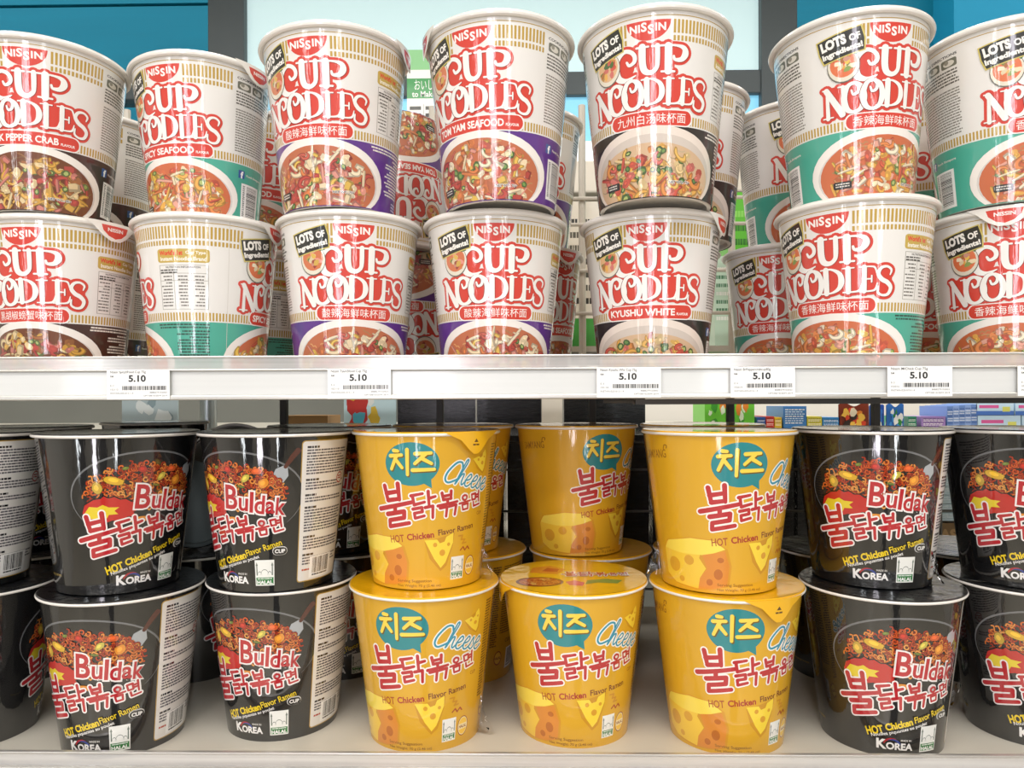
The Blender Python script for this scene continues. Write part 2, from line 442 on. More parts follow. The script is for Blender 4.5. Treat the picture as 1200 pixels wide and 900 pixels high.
HG = {  # brush-written Korean syllables, straight strokes
 '불': [[(.27,1),(.3,.64)], [(.7,1.02),(.67,.64)], [(.28,.82),(.68,.84)], [(.3,.65),(.67,.66)], [(-.04,.46),(1.06,.55)], [(.5,.5),(.48,.34)], [(.2,.32),(.76,.35),(.73,.20),(.25,.17),(.22,.02),(.86,.06)]],
 '닭': [[(.04,.95),(.52,.98)], [(.1,.95),(.12,.59)], [(.12,.58),(.56,.64)], [(.76,1.04),(.73,.5)], [(.75,.76),(1.02,.80)], [(.04,.42),(.42,.44),(.42,.27),(.08,.25),(.08,.05),(.48,.1)], [(.56,.42),(.88,.44),(.82,-.02)]],
 '볶': [[(.26,1),(.3,.69)], [(.72,1.02),(.68,.69)], [(.3,.85),(.7,.86)], [(.3,.7),(.7,.7)], [(.5,.66),(.5,.52)], [(.0,.48),(1.0,.52)], [(.1,.37),(.45,.38),(.36,-.02)], [(.55,.38),(.93,.39),(.82,-.02)]],
 '음': [[(.5,.99),(.34,.93),(.3,.81),(.37,.69),(.5,.65),(.63,.69),(.7,.81),(.66,.93),(.5,.99)], [(.0,.49),(1.0,.53)], [(.24,.36),(.77,.37),(.73,.02),(.27,.02),(.24,.36)]],
 '면': [[(.04,.92),(.43,.93),(.42,.52),(.07,.52),(.04,.92)], [(.8,1.04),(.77,.3)], [(.5,.8),(.78,.81)], [(.5,.62),(.78,.63)], [(.2,.33),(.22,.04),(.88,.07)]],
 '치': [[(.22,1.0),(.42,.98)], [(.03,.78),(.60,.82)], [(.34,.78),(.04,.24)], [(.34,.58),(.60,.30)], [(.88,1.04),(.86,.02)]],
 '즈': [[(.12,.93),(.86,.96)], [(.62,.93),(.1,.48)], [(.46,.70),(.88,.48)], [(-.02,.18),(1.02,.21)]],
}
SCRIPT = {
 'C': [(.95,.78),(.78,.98),(.45,.92),(.14,.5),(.12,.15),(.4,.0),(.9,.22)],
 'h': [(.0,.0),(.35,.6),(.62,1.08),(.42,1.1),(.14,.4),(.02,.0),(.35,.42),(.62,.5),(.58,.15),(.72,.02),(1.0,.2)],
 'e': [(.1,.28),(.6,.38),(.74,.56),(.5,.64),(.18,.36),(.2,.06),(.55,.0),(1.0,.24)],
 's': [(.0,.1),(.5,.62),(.62,.42),(.78,.2),(.5,.0),(.12,.06)],
}

def glyphs(art, spec, col, z, extra=0.0, shift=(0, 0), rref=42.0):
    for (ch, a0, a1, v0, v1) in spec:
        w = R(a1 - a0) * rref; h = v1 - v0; fr = frame(a0, v1, rref)
        for pts, ws in G[ch]:
            art.ribbon([(p[0] * w, p[1] * h) for p in pts], [x * w * (1.0 if x > .12 else .95) for x in ws], col, z, fr, extra=extra, shift=shift)

HW = {'불': 2.75, '닭': 1.95, '볶': 1.85, '음': 1.35, '면': 1.35, '치': 2.3, '즈': 2.3}     # brush widths in mm
def hangul(art, spec, col, z, fr, k, extra=0.0, shift=(0, 0), taper=0.85):
    for (ch, x0, y0, w, h) in spec:
        for st in HG[ch]:
            n = len(st)
            art.ribbon([(x0 + p[0] * w, y0 + p[1] * h) for p in st], [HW[ch] * k * (1 - (1 - taper) * i / max(1, n - 1)) for i in range(n)], col, z, fr,
                       smooth=(n > 6 and ch == '음'), extra=extra, shift=shift)

def blob(rnd, n=9, jag=0.3):
    return [((1 - jag / 2 + jag * rnd.random()) * math.cos(2 * math.pi * i / n), (1 - jag / 2 + jag * rnd.random()) * math.sin(2 * math.pi * i / n)) for i in range(n)]

def shade(h, k):
    h = h.lstrip('#'); return ''.join('%02X' % max(0, min(255, int(int(h[i:i + 2], 16) * k))) for i in (0, 2, 4))

def food_bowl(art, ac, vc, ra, rv, rref, soup, pal, z, seed, bowl='EFE9E1', rimw=0.09, n=185, vtop=0.0, noodle='E9B878'):
    rnd = random.Random(seed)
    art.ell(ac, vc, ra, rv, bowl, z, 40)
    art.ell(ac, vc + rv * rimw * 0.7, ra * (1 - rimw), rv * (1 - rimw * 1.3), shade(bowl, 0.9), z + 1, 40)
    ia, iv, cv = ra * (1 - rimw * 1.35), rv * (0.90 - vtop), vc + rv * (0.07 + vtop)
    art.ell(ac, cv, ia, iv, soup, z + 2, 40)
    for i in range(46):         # noodles in the broth
        t = rnd.uniform(0, 360); q = math.sqrt(rnd.random()) * 0.93
        x, y = q * math.cos(R(t)), q * math.sin(R(t))
        fr = frame(ac + x * ia * 0.95, cv + y * iv * 0.95, rref, rnd.uniform(-40, 40))
        L = rnd.uniform(2, 4.5)
        c = shade(noodle, rnd.uniform(0.72, 0.96))
        art.ribbon([(-L, 0), (-L / 2, rnd.uniform(-1, 1)), (0, rnd.uniform(-.6, .6)), (L / 2, rnd.uniform(-1, 1)), (L, 0)], [.7] * 5, c, z + 3 + i % 6, fr, caps=False)
    for i in range(26):         # cloudy broth
        t = rnd.uniform(0, 360); q = math.sqrt(rnd.random()) * 0.8
        f0 = frame(ac + q * math.cos(R(t)) * ia * .9, cv + q * math.sin(R(t)) * iv * .9, rref, rnd.uniform(0, 180), 1, .5)
        art.poly([(p[0] * 4.2, p[1] * 4.2) for p in blob(rnd, 11, .5)], shade(soup, rnd.uniform(.84, 1.1)), z + 2.5, f0)
    for i in range(n):
        t = rnd.uniform(0, 360); q = rnd.random() ** .56 * 0.95
        x, y = q * math.cos(R(t)), q * math.sin(R(t))
        base = rnd.choice(pal); zz = z + 10 + i * 2; kind = rnd.random()
        sz = rnd.uniform(2.2, 4.3); ro = rnd.uniform(0, 180)
        fr = frame(ac + x * ia * 0.93, cv + y * iv * 0.9, rref, ro, 1, rnd.uniform(.6, .95))
        g = int(base[2:4], 16) > int(base[0:2], 16) * 1.03
        if g:                   # spring onion rings and leaves
            sz *= .75
            art.poly([(p[0] * sz, p[1] * sz) for p in blob(rnd, 9, .3)], shade(base, .8), zz, fr)
            art.poly([(p[0] * sz * .55, p[1] * sz * .5) for p in blob(rnd, 8, .3)], rnd.choice(('A9B86A', shade(base, 1.25))), zz + 1, fr)
        elif kind < .32:        # egg: loose lumps
            for k in range(4):
                dx, dy = rnd.uniform(-1.3, 1.3), rnd.uniform(-1, 1); c = shade(base, rnd.uniform(.84, 1.06))
                art.poly([(dx + p[0] * sz * .62, dy + p[1] * sz * .6) for p in blob(rnd, 9, .5)], c, zz + k * .3, fr)
            art.poly([(p[0] * sz * .3 - .4, p[1] * sz * .25 + .5) for p in blob(rnd, 7, .5)], shade(base, 1.12), zz + 1.5, fr)
        elif kind < .55:        # strips
            L = sz * 1.3
            art.ribbon([(-L, 0), (0, rnd.uniform(-.8, .8)), (L, rnd.uniform(-.8, .8))], [1.9, 2.2, 1.8], shade(base, .74), zz, fr)
            art.ribbon([(-L, .15), (0, .3), (L, .2)], [1.2, 1.5, 1.1], base, zz + .6, fr)
        elif kind < .75:        # cubes with a lit face
            w, h = sz * .85, sz * .75
            art.poly([(-w, -h), (w * .9, -h * 1.05), (w * 1.05, h * .5), (w * .4, h), (-w * .9, h * .9)], shade(base, .75), zz, fr)
            art.poly([(-w * .9, -h * .3), (w * .5, -h * .5), (w * .7, h * .55), (w * .3, h * .9), (-w * .85, h * .85)], base, zz + 1, fr)
        else:                   # curled prawn or slice
            art.ribbon([(sz * 1.05 * math.cos(a_), sz * .95 * math.sin(a_)) for a_ in (0.2, 1.2, 2.2, 3.2, 4.2)], [sz * .5, sz * .85, sz * .95, sz * .85, sz * .5], shade(base, .8), zz, fr)
            art.ribbon([(sz * 1.0 * math.cos(a_), sz * .9 * math.sin(a_)) for a_ in (0.4, 1.2, 2.2, 3.2, 4.0)], [sz * .25, sz * .45, sz * .5, sz * .45, sz * .25], shade(base, 1.06), zz + 1, fr)

# ---------------------------------------------------- the white cup: artwork all the way round
RN_TOP, RN_BOT, HN, HA = 0.0450, 0.0345, 0.106, 0.112     # HA: height of the artwork's own scale
NV0 = 3.2                                     # wall starts this many mm below the rim's top
def rn(v): return RN_TOP + (RN_BOT - RN_TOP) * (v - NV0) / (HA * 1000 - NV0)
RED, GOLD = 'D23A2A', 'B8963C'

def nissin_art(band, cn, en, soup, pal, seed, dark_text=True, vtop=0.0, bowl='EFE9E1', noodle='E9B878'):
    A = Art()
    for s in range(0, 360, 3):
        A.rect(s, s + 3, 6.0, 6.5, GOLD, 0)
    def bars(a0, a1):
        a = a0
        while a < a1:
            A.rect(a, a + 1.75, 8.6, 16.4, GOLD, 1); A.rect(a, a + 1.75, 17.8, 20.8, GOLD, 1); a += 3.0
    bars(18.5, 60); bars(-21.5, -16); bars(198.5, 309); bars(158.5, 164)
    a = 0.0
    while a < 360:
        A.rect(a, a + 1.6, 64.3, 69.6, GOLD, 1); a += 2.9
    for face, is_cn in ((0, False), (180, True)):
        # half-moon maker's badge
        A.ell(face, 8.6, 16.4, 11.6, RED, 4, 24, 0, 180)
        fr = frame(face, 12.7, 43.5)
        for ch, x, y in (('N', -8.6, 0), ('I', -5.3, 0), ('S', -2.6, .5), ('S', 1.2, -1.1), ('I', 4.2, 0), ('N', 7.6, 0)):
            A.text(ch, fr, h=4.6 if ch != 'S' else 5.4, col='F6F1EA', z=7, off=.035, x=x, y=y)
        # big lettering
        spec = [('C', face - 29, face - 9.5, 24.0, 41.5), ('U', face - 9.0, face + 9.5, 23.0, 39.6), ('P', face + 10, face + 29.5, 23.0, 39.4),
                ('N', face - 50.5, face - 33.5, 42.8, 61.0), ('O', face - 36.5, face - 19.0, 42.0, 60.0), ('O', face - 22.5, face - 5.0, 41.4, 59.0),
                ('D', face - 5.6, face + 11.5, 41.8, 57.8), ('L', face + 11.5, face + 26.0, 42.0, 58.0), ('E', face + 23.8, face + 37.5, 41.8, 58.0), ('S', face + 35.5, face + 49.5, 42.2, 60.2)]
        glyphs(A, spec, RED, 10, extra=1.75)
        for (ch, a0, a1, v0, v1) in spec:
            if ch in 'COUDP':
                A.ell((a0 + a1) / 2, (v0 + v1) / 2 - (2.5 if ch == 'P' else 0), (a1 - a0) * .42, (v1 - v0) * (.45 if ch != 'P' else .3), RED, 10)
            else:
                A.rect(a0 + 1, a1 - 1, v0, v1 - .5, RED, 10)
        A.rect(face - 22, face + 20, 38, 44, RED, 10)
        glyphs(A, spec, '7A1C16', 13, extra=0.10, shift=(.25, -.15))
        glyphs(A, spec, 'F1EEE8', 16)
        glyphs(A, [s_ for s_ in spec if s_[0] == 'O'][1:], '7A1C16', 17, extra=0.12, shift=(-.3, -.1))
        glyphs(A, [s_ for s_ in spec if s_[0] == 'O'][1:], 'F1EEE8', 18)
        glyphs(A, [s_ for s_ in spec if s_[0] in 'D'], 'F1EEE8', 19)
        # flavour banner
        if is_cn: b0, b1 = face - 34, face + 36
        else: b0, b1 = face - (40 if len(en) < 15 else 46), face + 42
        A.rrect(b0 - 1.2, b1 + 1.2, 60.6, 70.6, 6, 4.6, 'F1EEE8', 12)
        A.rrect(b0, b1, 61.2, 69.9, 5.5, 4.2, RED, 14)
        mid = (b0 + b1) / 2; Lmm = R(b1 - b0) * 40.5
        if is_cn:
            A.text(cn, frame(mid, 65.5, 40.5), w=Lmm - 7.5, h=5.9, col='F6F1EA', z=16, off=0.0)
        else:
            A.text(en, frame(b0, 65.6, 40.5), w=Lmm - 14.5, h=4.6, col='F6F1EA', z=16, off=.03, x=2.6, anchor='l')
            A.text('FLAVOUR', frame(b1, 66.8, 40.5), w=8.2, h=1.7, col='F6F1EA', z=16, off=.03, x=-6.6)
        # picture bowl
        food_bowl(A, face + 1, 96, 67, 26.5, 36.5, soup, pal, 20, seed + face, vtop=vtop, bowl=bowl, noodle=noodle)
        zt = 400
        wt = 'NET WT.: 80g' if 'CRAB' in en else 'NET WT.: 75g'
        A.text(wt, frame(face + 27, 103.5, 37), w=13.5, h=2.3, col='F4F0EA', z=zt, off=.09); A.text(wt, frame(face + 27, 103.5, 37), w=13, h=1.9, col='2A1A14', z=zt + 2, off=.02)
        A.rrect(face - 46, face - 30, 100.5, 105.0, 2, 1, '1D1B1B', zt); A.small_print(face - 44, face - 32, 101.5, 104.4, 1.5, .7, 'D8D2C8', zt + 2, seed)
        # burst "lots of ingredients" with a little bowl
        c = face - 36
        fr = frame(c, 18.6, 44.5, 11, 1.22, 1.18)
        A.ell(c + 1, 31.5, 12, 10, '6A685E', 20, 24); A.ell(c + 1, 31.2, 11.4, 9.5, 'E2DAC6', 21, 24)
        A.ell(c + 1, 30.4, 9.8, 7.8, shade(soup, 1.1) if vtop == 0 else 'DDB183', 22, 20)
        rnd = random.Random(seed + 5)
        for i in range(16):
            f2 = frame(c + 1 + rnd.uniform(-6.5, 6.5), 30 + rnd.uniform(-5, 5), 44, rnd.uniform(0, 180), 1, .7)
            A.poly([(p[0] * 2.3, p[1] * 2.1) for p in blob(rnd, 8, .5)], shade(rnd.choice(pal), rnd.uniform(.8, 1.1)), 23 + i, f2)
        for dx in (-9, 9.5):
            f2 = frame(c + dx, 23.5 if dx > 0 else 26, 44); A.poly([(p[0] * 2.6, p[1] * 2.2) for p in blob(rnd, 9, .6)], '3F6A38', 40, f2)
        A.poly([(-10.8, 6.2), (10.2, 6.4), (10.8, -.4), (9.6, -6.6), (-10, -6.8), (-11, -1)], 'CDBB62', 41, fr)
        A.poly([(-10.2, 5.6), (9.6, 5.8), (10.1, -.4), (9.0, -6.0), (-9.4, -6.2), (-10.4, -1)], '23231F', 43, fr)
        A.text('LOTS', fr, w=11.6, h=5.2, col='F6F2EA', z=46, off=.06, x=-3.4, y=2.2)
        A.text('OF', fr, w=5.0, h=3.6, col='F6F2EA', z=46, off=.04, x=6.2, y=1.6)
        A.text('Ingredients!', fr, w=18.4, h=3.9, col='F6F2EA', z=46, off=.045, x=-.3, y=-3.4)
    # cooking side
    A.text('COOKING DIRECTIONS', frame(87, 11.0, 44), w=36, h=1.7, col='2E2C28', z=4, off=.03)
    for i in range(3):
        A.rrect(64 + i * 16, 78 + i * 16, 13.2, 18.6, 2, 1, '6A6A5C', 4); A.ell(71 + i * 16, 16, 5, 1.9, 'D9D4C8', 5, 14); A.ell(69 + i * 16, 15.2, 2, 1.4, '8F8A7C', 6, 10)
    A.small_print(63, 111, 20.2, 30.5, 2.0, 1.0, '5A564E', 4, seed + 1)
    A.small_print(63, 111, 32.5, 62.5, 1.78, .85, '827D74', 4, seed + 2, 0.06)
    ltx = 'E9E4DA' if dark_text else '20453A'
    A.rect(68, 75.5, 74.2, 79.8, '3A5797', 30); A.text('f', frame(72.2, 77.3, 40), h=5.0, col='F6F6F6', z=32, off=.05)
    A.text('Foods Singapore', frame(78, 77.2, 40), w=17, h=2.0, col=ltx if dark_text else 'EDEAE2', z=30, off=.02, anchor='l')
    A.barcode(72, 99, 83, 108, 30, seed + 3)
    # nutrition side
    c = 260
    A.rrect(c - 22, c + 22, 23.2, 32.0, 3, 1.6, 'C2A54A', 4)
    A.text("World's 1st", frame(c - 20, 25.8, 43), w=15.5, h=3.2, col='D8442A', z=6, off=.05, anchor='l'); A.text('Cup Type', frame(c + 3, 25.8, 43), w=12, h=2.6, col='F4EFDF', z=6, off=.03, anchor='l')
    A.text('Instant Noodles Brand', frame(c, 29.6, 43), w=29, h=2.6, col='F4EFDF', z=6, off=.03)
    for (v0, v1) in ((33.5, 33.8), (38.8, 39.1), (43.5, 43.8), (62.0, 62.3)): A.rect(c - 21, c + 21, v0, v1, '9A958B', 4)
    for a_ in (c - 21, c - 8, c + 7, c + 20.5): A.rect(a_, a_ + .5, 39 if a_ in (c - 8, c + 7) else 33.5, 62.2, '9A958B', 4)
    A.text('NUTRITION INFORMATION', frame(c, 35, 43), w=22, h=1.3, col='45423C', z=4, off=.02)
    A.small_print(c - 20, c - 4, 36.4, 38.8, 1.5, .9, '45423C', 4, seed + 6)
    for a_, b_ in ((c - 20, c - 9.5), (c - 4, c + 4), (c + 10, c + 18)): A.small_print(a_, b_, 40.5, 61.8, 2.1, .8, '6C6860', 4, seed + int(a_), .5, 'r')
    A.small_print(c - 27, c + 22, 71.6, 75.2, 1.9, 1.0, ltx, 4, seed + 8, .1, 'r')
    A.small_print(c - 8, c + 22, 76, 101, 1.95, 1.0, ltx, 4, seed + 9, .55, 'r')
    A.rect(c + 6, c + 23, 102, 110, '4A3A78', 4); A.small_print(c + 8, c + 21, 103.5, 109, 2, 1, 'CFC7E4', 6, seed)
    A.rect(c + 37, c + 37.4, 4, 111, 'CFCAC0', 2)
    return A

PAL = {'crab': ['C9973A', 'C4776A', 'D9C090', 'B0443A', '6F7F40', 'D0A048', '9A6030'],
       'spicy': ['E6D2AC', 'DDA08C', 'DDB550', 'D5824A', '7F9350', 'E8DABE', 'C85A40', 'D9A24A'],
       'tomyam': ['E0CAA4', 'D48E7E', 'D8B050', 'B04034', '5C783C', 'E4D4B4', 'CC7642', 'BE5A48'],
       'kyushu': ['D29E48', 'C0503E', '4C6C34', 'D0843F', 'DDC08A', 'CC6C60', '5B763C', 'D8AC5A']}
ND = {'crab': ('3B1A12', '黑胡椒螃蟹味杯面', 'BLACK PEPPER CRAB', '6E3A1A', 0.0, True),
      'spicy': ('49A892', '香辣海鲜味杯面', 'SPICY SEAFOOD', 'C8683E', 0.0, False),
      'tomyam': ('5B2C86', '酸辣海鲜味杯面', 'TOM YAM SEAFOOD', 'BC6842', 0.0, True),
      'kyushu': ('231A18', '九州白汤味杯面', 'KYUSHU WHITE', 'CFAE8A', 0.10, True)}
MESH = {}
for i, (k, (band, cn, en, soup, vt, dt)) in enumerate(ND.items()):
    art = nissin_art(band, cn, en, soup, PAL[k], 11 + i * 17, dt, vt, noodle={'kyushu': 'E0C8A0', 'crab': '9A6A38'}.get(k, 'DFA46A'), bowl='E6D9CC' if k == 'kyushu' else 'EFE9E1')
    MESH[k] = wrap('cup_body_' + k, art, rn, HN, [(NV0, 70.4, 'E6E3DD'), (70.4, HA * 1000, band)], vmax=HA * 1000 - 0.6, vs=HN / HA)

# ---------------------------------------------------- black and yellow cups
RB_TOP, RB_BOT, HB = 0.0455, 0.0345, 0.0945
BV0 = 1.6
def rb(v): return RB_TOP + (RB_BOT - RB_TOP) * (v - BV0) / (HB * 1000 - BV0)

def word5(A, fr, scale, z, outline, fill='B5202A', outer=None):
    spec = [('불', -33.5, -2.6, 20.5, 24), ('닭', -13, .4, 14, 14.6), ('볶', 2.2, -.2, 12, 13.6), ('음', 15.6, 1.0, 7.8, 8.6), ('면', 24.4, 1.2, 8, 8.2)]
    spec = [(c, x * scale, y * scale, w * scale, h * scale) for c, x, y, w, h in spec]
    hangul(A, spec, outline, z, fr, scale, .85)
    hangul(A, spec, fill, z + 3, fr, scale)

def halal(A, a0, a1, v0, v1, z, green='2F7A3C'):
    A.rect(a0, a1, v0, v1, 'EDEDE6', z)
    A.rect(a0 + .8, a1 - .8, v0 + (v1 - v0) * .68, v1 - .7, green, z + 1)
    c = (a0 + a1) / 2; wd = a1 - a0
    A.text('HALAL', frame(c, v0 + (v1 - v0) * .87, 38), w=R(wd - 3) * 38, h=2.2, col='F2F2EE', z=z + 2, off=.04)
    A.small_print(a0 + 2, a1 - 2, v0 + (v1 - v0) * .71, v0 + (v1 - v0) * .78, 1, .6, 'DDE6DA', z + 2, 3)
    # domes and minarets in outline
    for (x, w, h) in ((.5, .42, .22), (.24, .22, .14), (.76, .22, .14)):
        n = 10; b = v0 + (v1 - v0) * .58
        pts = [(a0 + wd * (x + w / 2 * math.cos(math.pi * i / n)), b - (v1 - v0) * h * math.sin(math.pi * i / n)) for i in range(n + 1)]
        for p, q in zip(pts, pts[1:]):
            A.poly([p, q, (q[0] * .98 + (a0 + wd * x) * .02, q[1] + .35), (p[0] * .98 + (a0 + wd * x) * .02, p[1] + .35)], '4A564C', z + 1)
    for x in (.1, .9):
        A.rect(a0 + wd * (x - .03), a0 + wd * (x + .03), v0 + (v1 - v0) * .22, v0 + (v1 - v0) * .6, '6C776C', z + 1)
        A.poly([(a0 + wd * (x - .06), v0 + (v1 - v0) * .22), (a0 + wd * x, v0 + (v1 - v0) * .08), (a0 + wd * (x + .06), v0 + (v1 - v0) * .22)], '6C776C', z + 1)

def buldak_art():
    A = Art(); rnd = random.Random(5)
    # pan
    A.ell(2, 36, 57, 26, '6E6F70', 1, 48); A.ell(2, 36.5, 56, 25.4, '1B1B1C', 2, 48); A.ell(2, 40, 51, 24, '262525', 3, 44)
    # spatula
    f = frame(41, 23, 43, -30, 1.4, 1.2)
    A.poly([(-2.4, -6), (2.4, -6), (3.0, 0), (1.0, 3.2), (-1.0, 3.2), (-3.0, 0)], 'A9ADB0', 4, f); pass
    A.ribbon([(0, 3), (.4, 9), (1, 13)], [1.5, 2.2, 2.4], '53281E', 5, f)
    # noodles: pile of curls
    for i in range(330):
        t = rnd.uniform(0, 360); q = math.sqrt(rnd.random())
        x, y = q * math.cos(R(t)), q * math.sin(R(t))
        a, v = 0 + x * 44, 31 + y * 14 + abs(x) ** 2 * 3
        c = rnd.choice(('C8501E', 'D9692A', 'B23A16', 'E08A3C', 'A83214', 'D8752E', 'E39A4A', '9C2E14'))
        L = rnd.uniform(1.6, 3.2); f = frame(a, v, 43, rnd.uniform(0, 360)); zz = 6 + i // 3 * 1.0
        k = rnd.choice((0, 1))
        pts = [(-L, 0), (-L / 2, 1.1), (0, 0), (L / 2, -1.1), (L, 0)] if k else [(-1, -.6), (-1.2, .8), (.2, 1.4), (1.3, .4), (.7, -.9), (-.3, -.8)]
        A.ribbon(pts, [1.15] * len(pts), shade(c, .5), zz, f, caps=False)
        A.ribbon(pts, [.72] * len(pts), c, zz + .5, f, caps=False)
    for (a, v, c, s1, s2, ro) in ((-22, 27, 'D9A92C', 5.5, 2.2, -15), (-34, 31, 'C7A33A', 2.6, 3.6, 20), (13, 26, 'C2B24A', 3, 1.7, 40), (-5, 36, 'B9A63A', 2.2, 3.4, -20), (27, 29, 'DE8D2E', 3.2, 2.6, 30),
                                  (-2, 21, 'B02A1C', 2.2, 1.8, 0), (4, 40, 'D8B238', 3.2, 1.8, 50), (22, 22, 'CF5A2A', 3.2, 1.8, 0), (-14, 20, '6E7A32', 1.8, .9, 10), (9, 31, '5F6B2A', 2.4, .7, -10)):
        f = frame(a, v, 43, ro); b = blob(rnd, 12, .2)
        A.poly([(p[0] * s1 * 1.1, p[1] * s2 * 1.1) for p in b], shade(c, .6), 118, f); A.poly([(p[0] * s1, p[1] * s2) for p in b], c, 120, f)
        A.poly([(p[0] * s1 * .5 - .3, p[1] * s2 * .5 + .3) for p in b], shade(c, 1.2), 122, f)
    # flame
    f = frame(-26, 44.5, 42, 0)
    fl = [(-14.5, -1), (-13, 3.5), (-8, 6.6), (-4, 7.2), (-2.5, 8.6), (0, 7.2), (3, 8.0), (6, 6.2), (9, 6.4), (12, 4.4), (15.5, 4.8), (13.5, 1.5), (17, 0), (13, -1.5), (15, -4.2), (10, -4.0), (7, -6.6), (2, -5.8), (-3, -7.4), (-9, -6.0), (-13, -3.8)]
    A.poly([(p[0] * 1.07, p[1] * 1.1) for p in fl], '1A0E0C', 126, f); A.poly(fl, 'BE2620', 129, f)
    A.poly([(-13.2, -1.2), (-10.5, 2.6), (-6, 2.2), (-3, 3.6), (0, 2.0), (5.5, 1.8), (3, -.2), (5, -2.2), (0, -2.4), (-1, -4.4), (-6, -4.8), (-11, -4.2)], 'E3C92A', 132, f)
    A.poly([(8, -5), (18, -4.6), (30, -5.5), (26, -7.2), (17, -8), (9, -7.4)], 'D98A2A', 128, f)
    # words
    for (tx, w, h, x, y) in (('B', 8.6, 14.5, -13.8, 1.2), ('u', 6.0, 7.8, -5.6, -2.3), ('l', 2.2, 12.4, -0.6, -.4), ('d', 6.0, 11.2, 4.2, -1.4), ('a', 5.6, 7.4, 10.4, -2.8), ('k', 5.6, 10.4, 16.4, -1.7)):
        f = frame(18, 39.8, 42, -5)
        A.text(tx, f, w=w + 1.9, h=h + 1.9, col='EFE8E4', z=138, off=.085, x=x, y=y)
        A.text(tx, f, w=w, h=h, col='B5202A', z=142, off=.02, x=x, y=y)
    f = frame(0, 64.0, 41.5, 10)
    word5(A, f, 1.0, 140, 'F1EAE6')
    f = frame(7, 71.5, 39, 17)
    A.text('HOT', f, w=10, h=5.2, col='E8C81E', z=150, off=.04, x=-21.5, y=-1.3); A.text('Chicken', f, w=16, h=4.4, col='E8C81E', z=150, off=.04, x=-7, y=-.6)
    A.text('Flavor Ramen', f, w=22, h=3.9, col='E8C81E', z=150, off=.015, x=13, y=.1)
    A.text('Nouilles piquantes au poulet', frame(1, 77.0, 38.5, 17), w=33, h=2.6, col='E9E6E0', z=150, off=.015, x=-2)
    A.rrect(33, 46, 67.2, 72.4, 4, 2.6, 'E9E6E0', 148); A.rrect(33.6, 45.4, 67.6, 72.0, 3.6, 2.2, '1A191A', 150); A.text('CUP', frame(39.5, 69.8, 39.5), w=6, h=2.4, col='EFECE6', z=152, off=.04)
    # origin mark
    A.ell(-8.5, 86.2, 7, 3.8, 'A8242C', 2, 20, 180, 360); A.ell(-7, 86.2, 6.2, 3.2, '2B3F86', 3, 20, 200, 360); A.ell(-8.5, 87.0, 6.2, 3.2, '141414', 4, 20, 180, 360)
    A.text('K', frame(-17, 86.6, 37), h=6.0, col='F2EFEA', z=6, off=.04); A.text('OREA', frame(-1.6, 87.3, 37), w=15, h=4.4, col='F2EFEA', z=6, off=.04)
    A.text('MADE IN', frame(4, 83.5, 37), w=6, h=1.2, col='D8D4CC', z=6, off=.02)
    halal(A, 17, 34.5, 75, 90.5, 4)
    # ingredient panel
    A.rrect(55.5, 112.5, 4.6, 90.6, 3, 2, 'B08D3E', 1); A.rrect(56.3, 111.7, 5.2, 90, 2.6, 1.7, 'E3DFD9', 3)
    v = 8.0
    for n_, (hd, lines) in enumerate((('INGREDIENTS', 9), ('CONTAINS', 3), ('STORAGE', 2), ('INGREDIENTS', 8), ('CONTAINS', 4), ('MAKE', 3))):
        A.small_print(60, 72, v, v + 1.3, 2, 1.3, '26242A', 5, n_); v += 2.1
        A.small_print(60, 107, v, v + lines * 1.75, 1.75, 1.0, '5A565C', 5, 40 + n_, .25); v += lines * 1.75 + 1.9
    A.small_print(60, 90, v, v + 1.5, 2, 1.1, 'B2452E', 5, 77); v += 2
    A.small_print(60, 100, v, 74.5, 1.75, .8, '6A666C', 5, 78, .5)
    A.ell(99, 29, 5, 3.6, 'B23A34', 6, 16); A.ell(99, 29, 4, 2.8, 'E3DFD9', 7, 16); A.small_print(96, 102, 27.6, 30.4, 1.4, .8, 'B23A34', 8, 5)
    A.barcode(68, 97, 75.8, 88.8, 6, 9, False)
    # back: second wording
    A.ell(178, 30, 40, 20, '3C3A3A', 1, 40); A.ell(178, 31, 38.5, 19, '1A1A1B', 2, 40)
    word5(A, frame(180, 62, 41, 10), 1.0, 20, 'D9D2CE')
    A.text('HOT Chicken Flavor Ramen', frame(184, 73, 39, 14), w=46, h=4.2, col='D8BA1E', z=20, off=.02)
    A.text('KOREA', frame(172, 86.5, 37), w=18, h=4.6, col='D9D5D0', z=6, off=.04); halal(A, 200, 217, 75, 90.5, 4)
    A.text('SAMYANG', frame(250, 12, 44, 4), w=20, h=4.5, col='A98F4A', z=2, off=.015)
    A.text('samyang ramen', frame(270, 84, 37), w=18, h=1.8, col='A98F4A', z=2, off=.01)
    return A

def cheese_wedge(A, a, v, s, z, rot=0):
    f = frame(a, v, 41, rot)
    A.poly([(-10 * s, 5 * s), (9.5 * s, 11 * s), (9 * s, 3 * s), (6 * s, -9 * s), (2 * s, -12.5 * s), (-6 * s, -5 * s)], 'C98F14', z, f)
    A.poly([(-10 * s, 6 * s), (-2 * s, 6.8 * s), (0, 4.6 * s), (3 * s, 5.6 * s), (4 * s, 8.6 * s), (8.6 * s, 11 * s), (9 * s, 5 * s), (5 * s, -7 * s), (2 * s, -10.5 * s), (-3 * s, -5 * s)], 'F3D33A', z + 2, f)
    for (x, y, q) in ((-3, 3.5, 1.4), (2.2, -1.2, 2.0), (6, 4, 1.1)):
        A.poly([(x * s + q * s * math.cos(i * .524), y * s + q * s * math.sin(i * .524)) for i in range(12)], 'D79A22', z + 4, f)

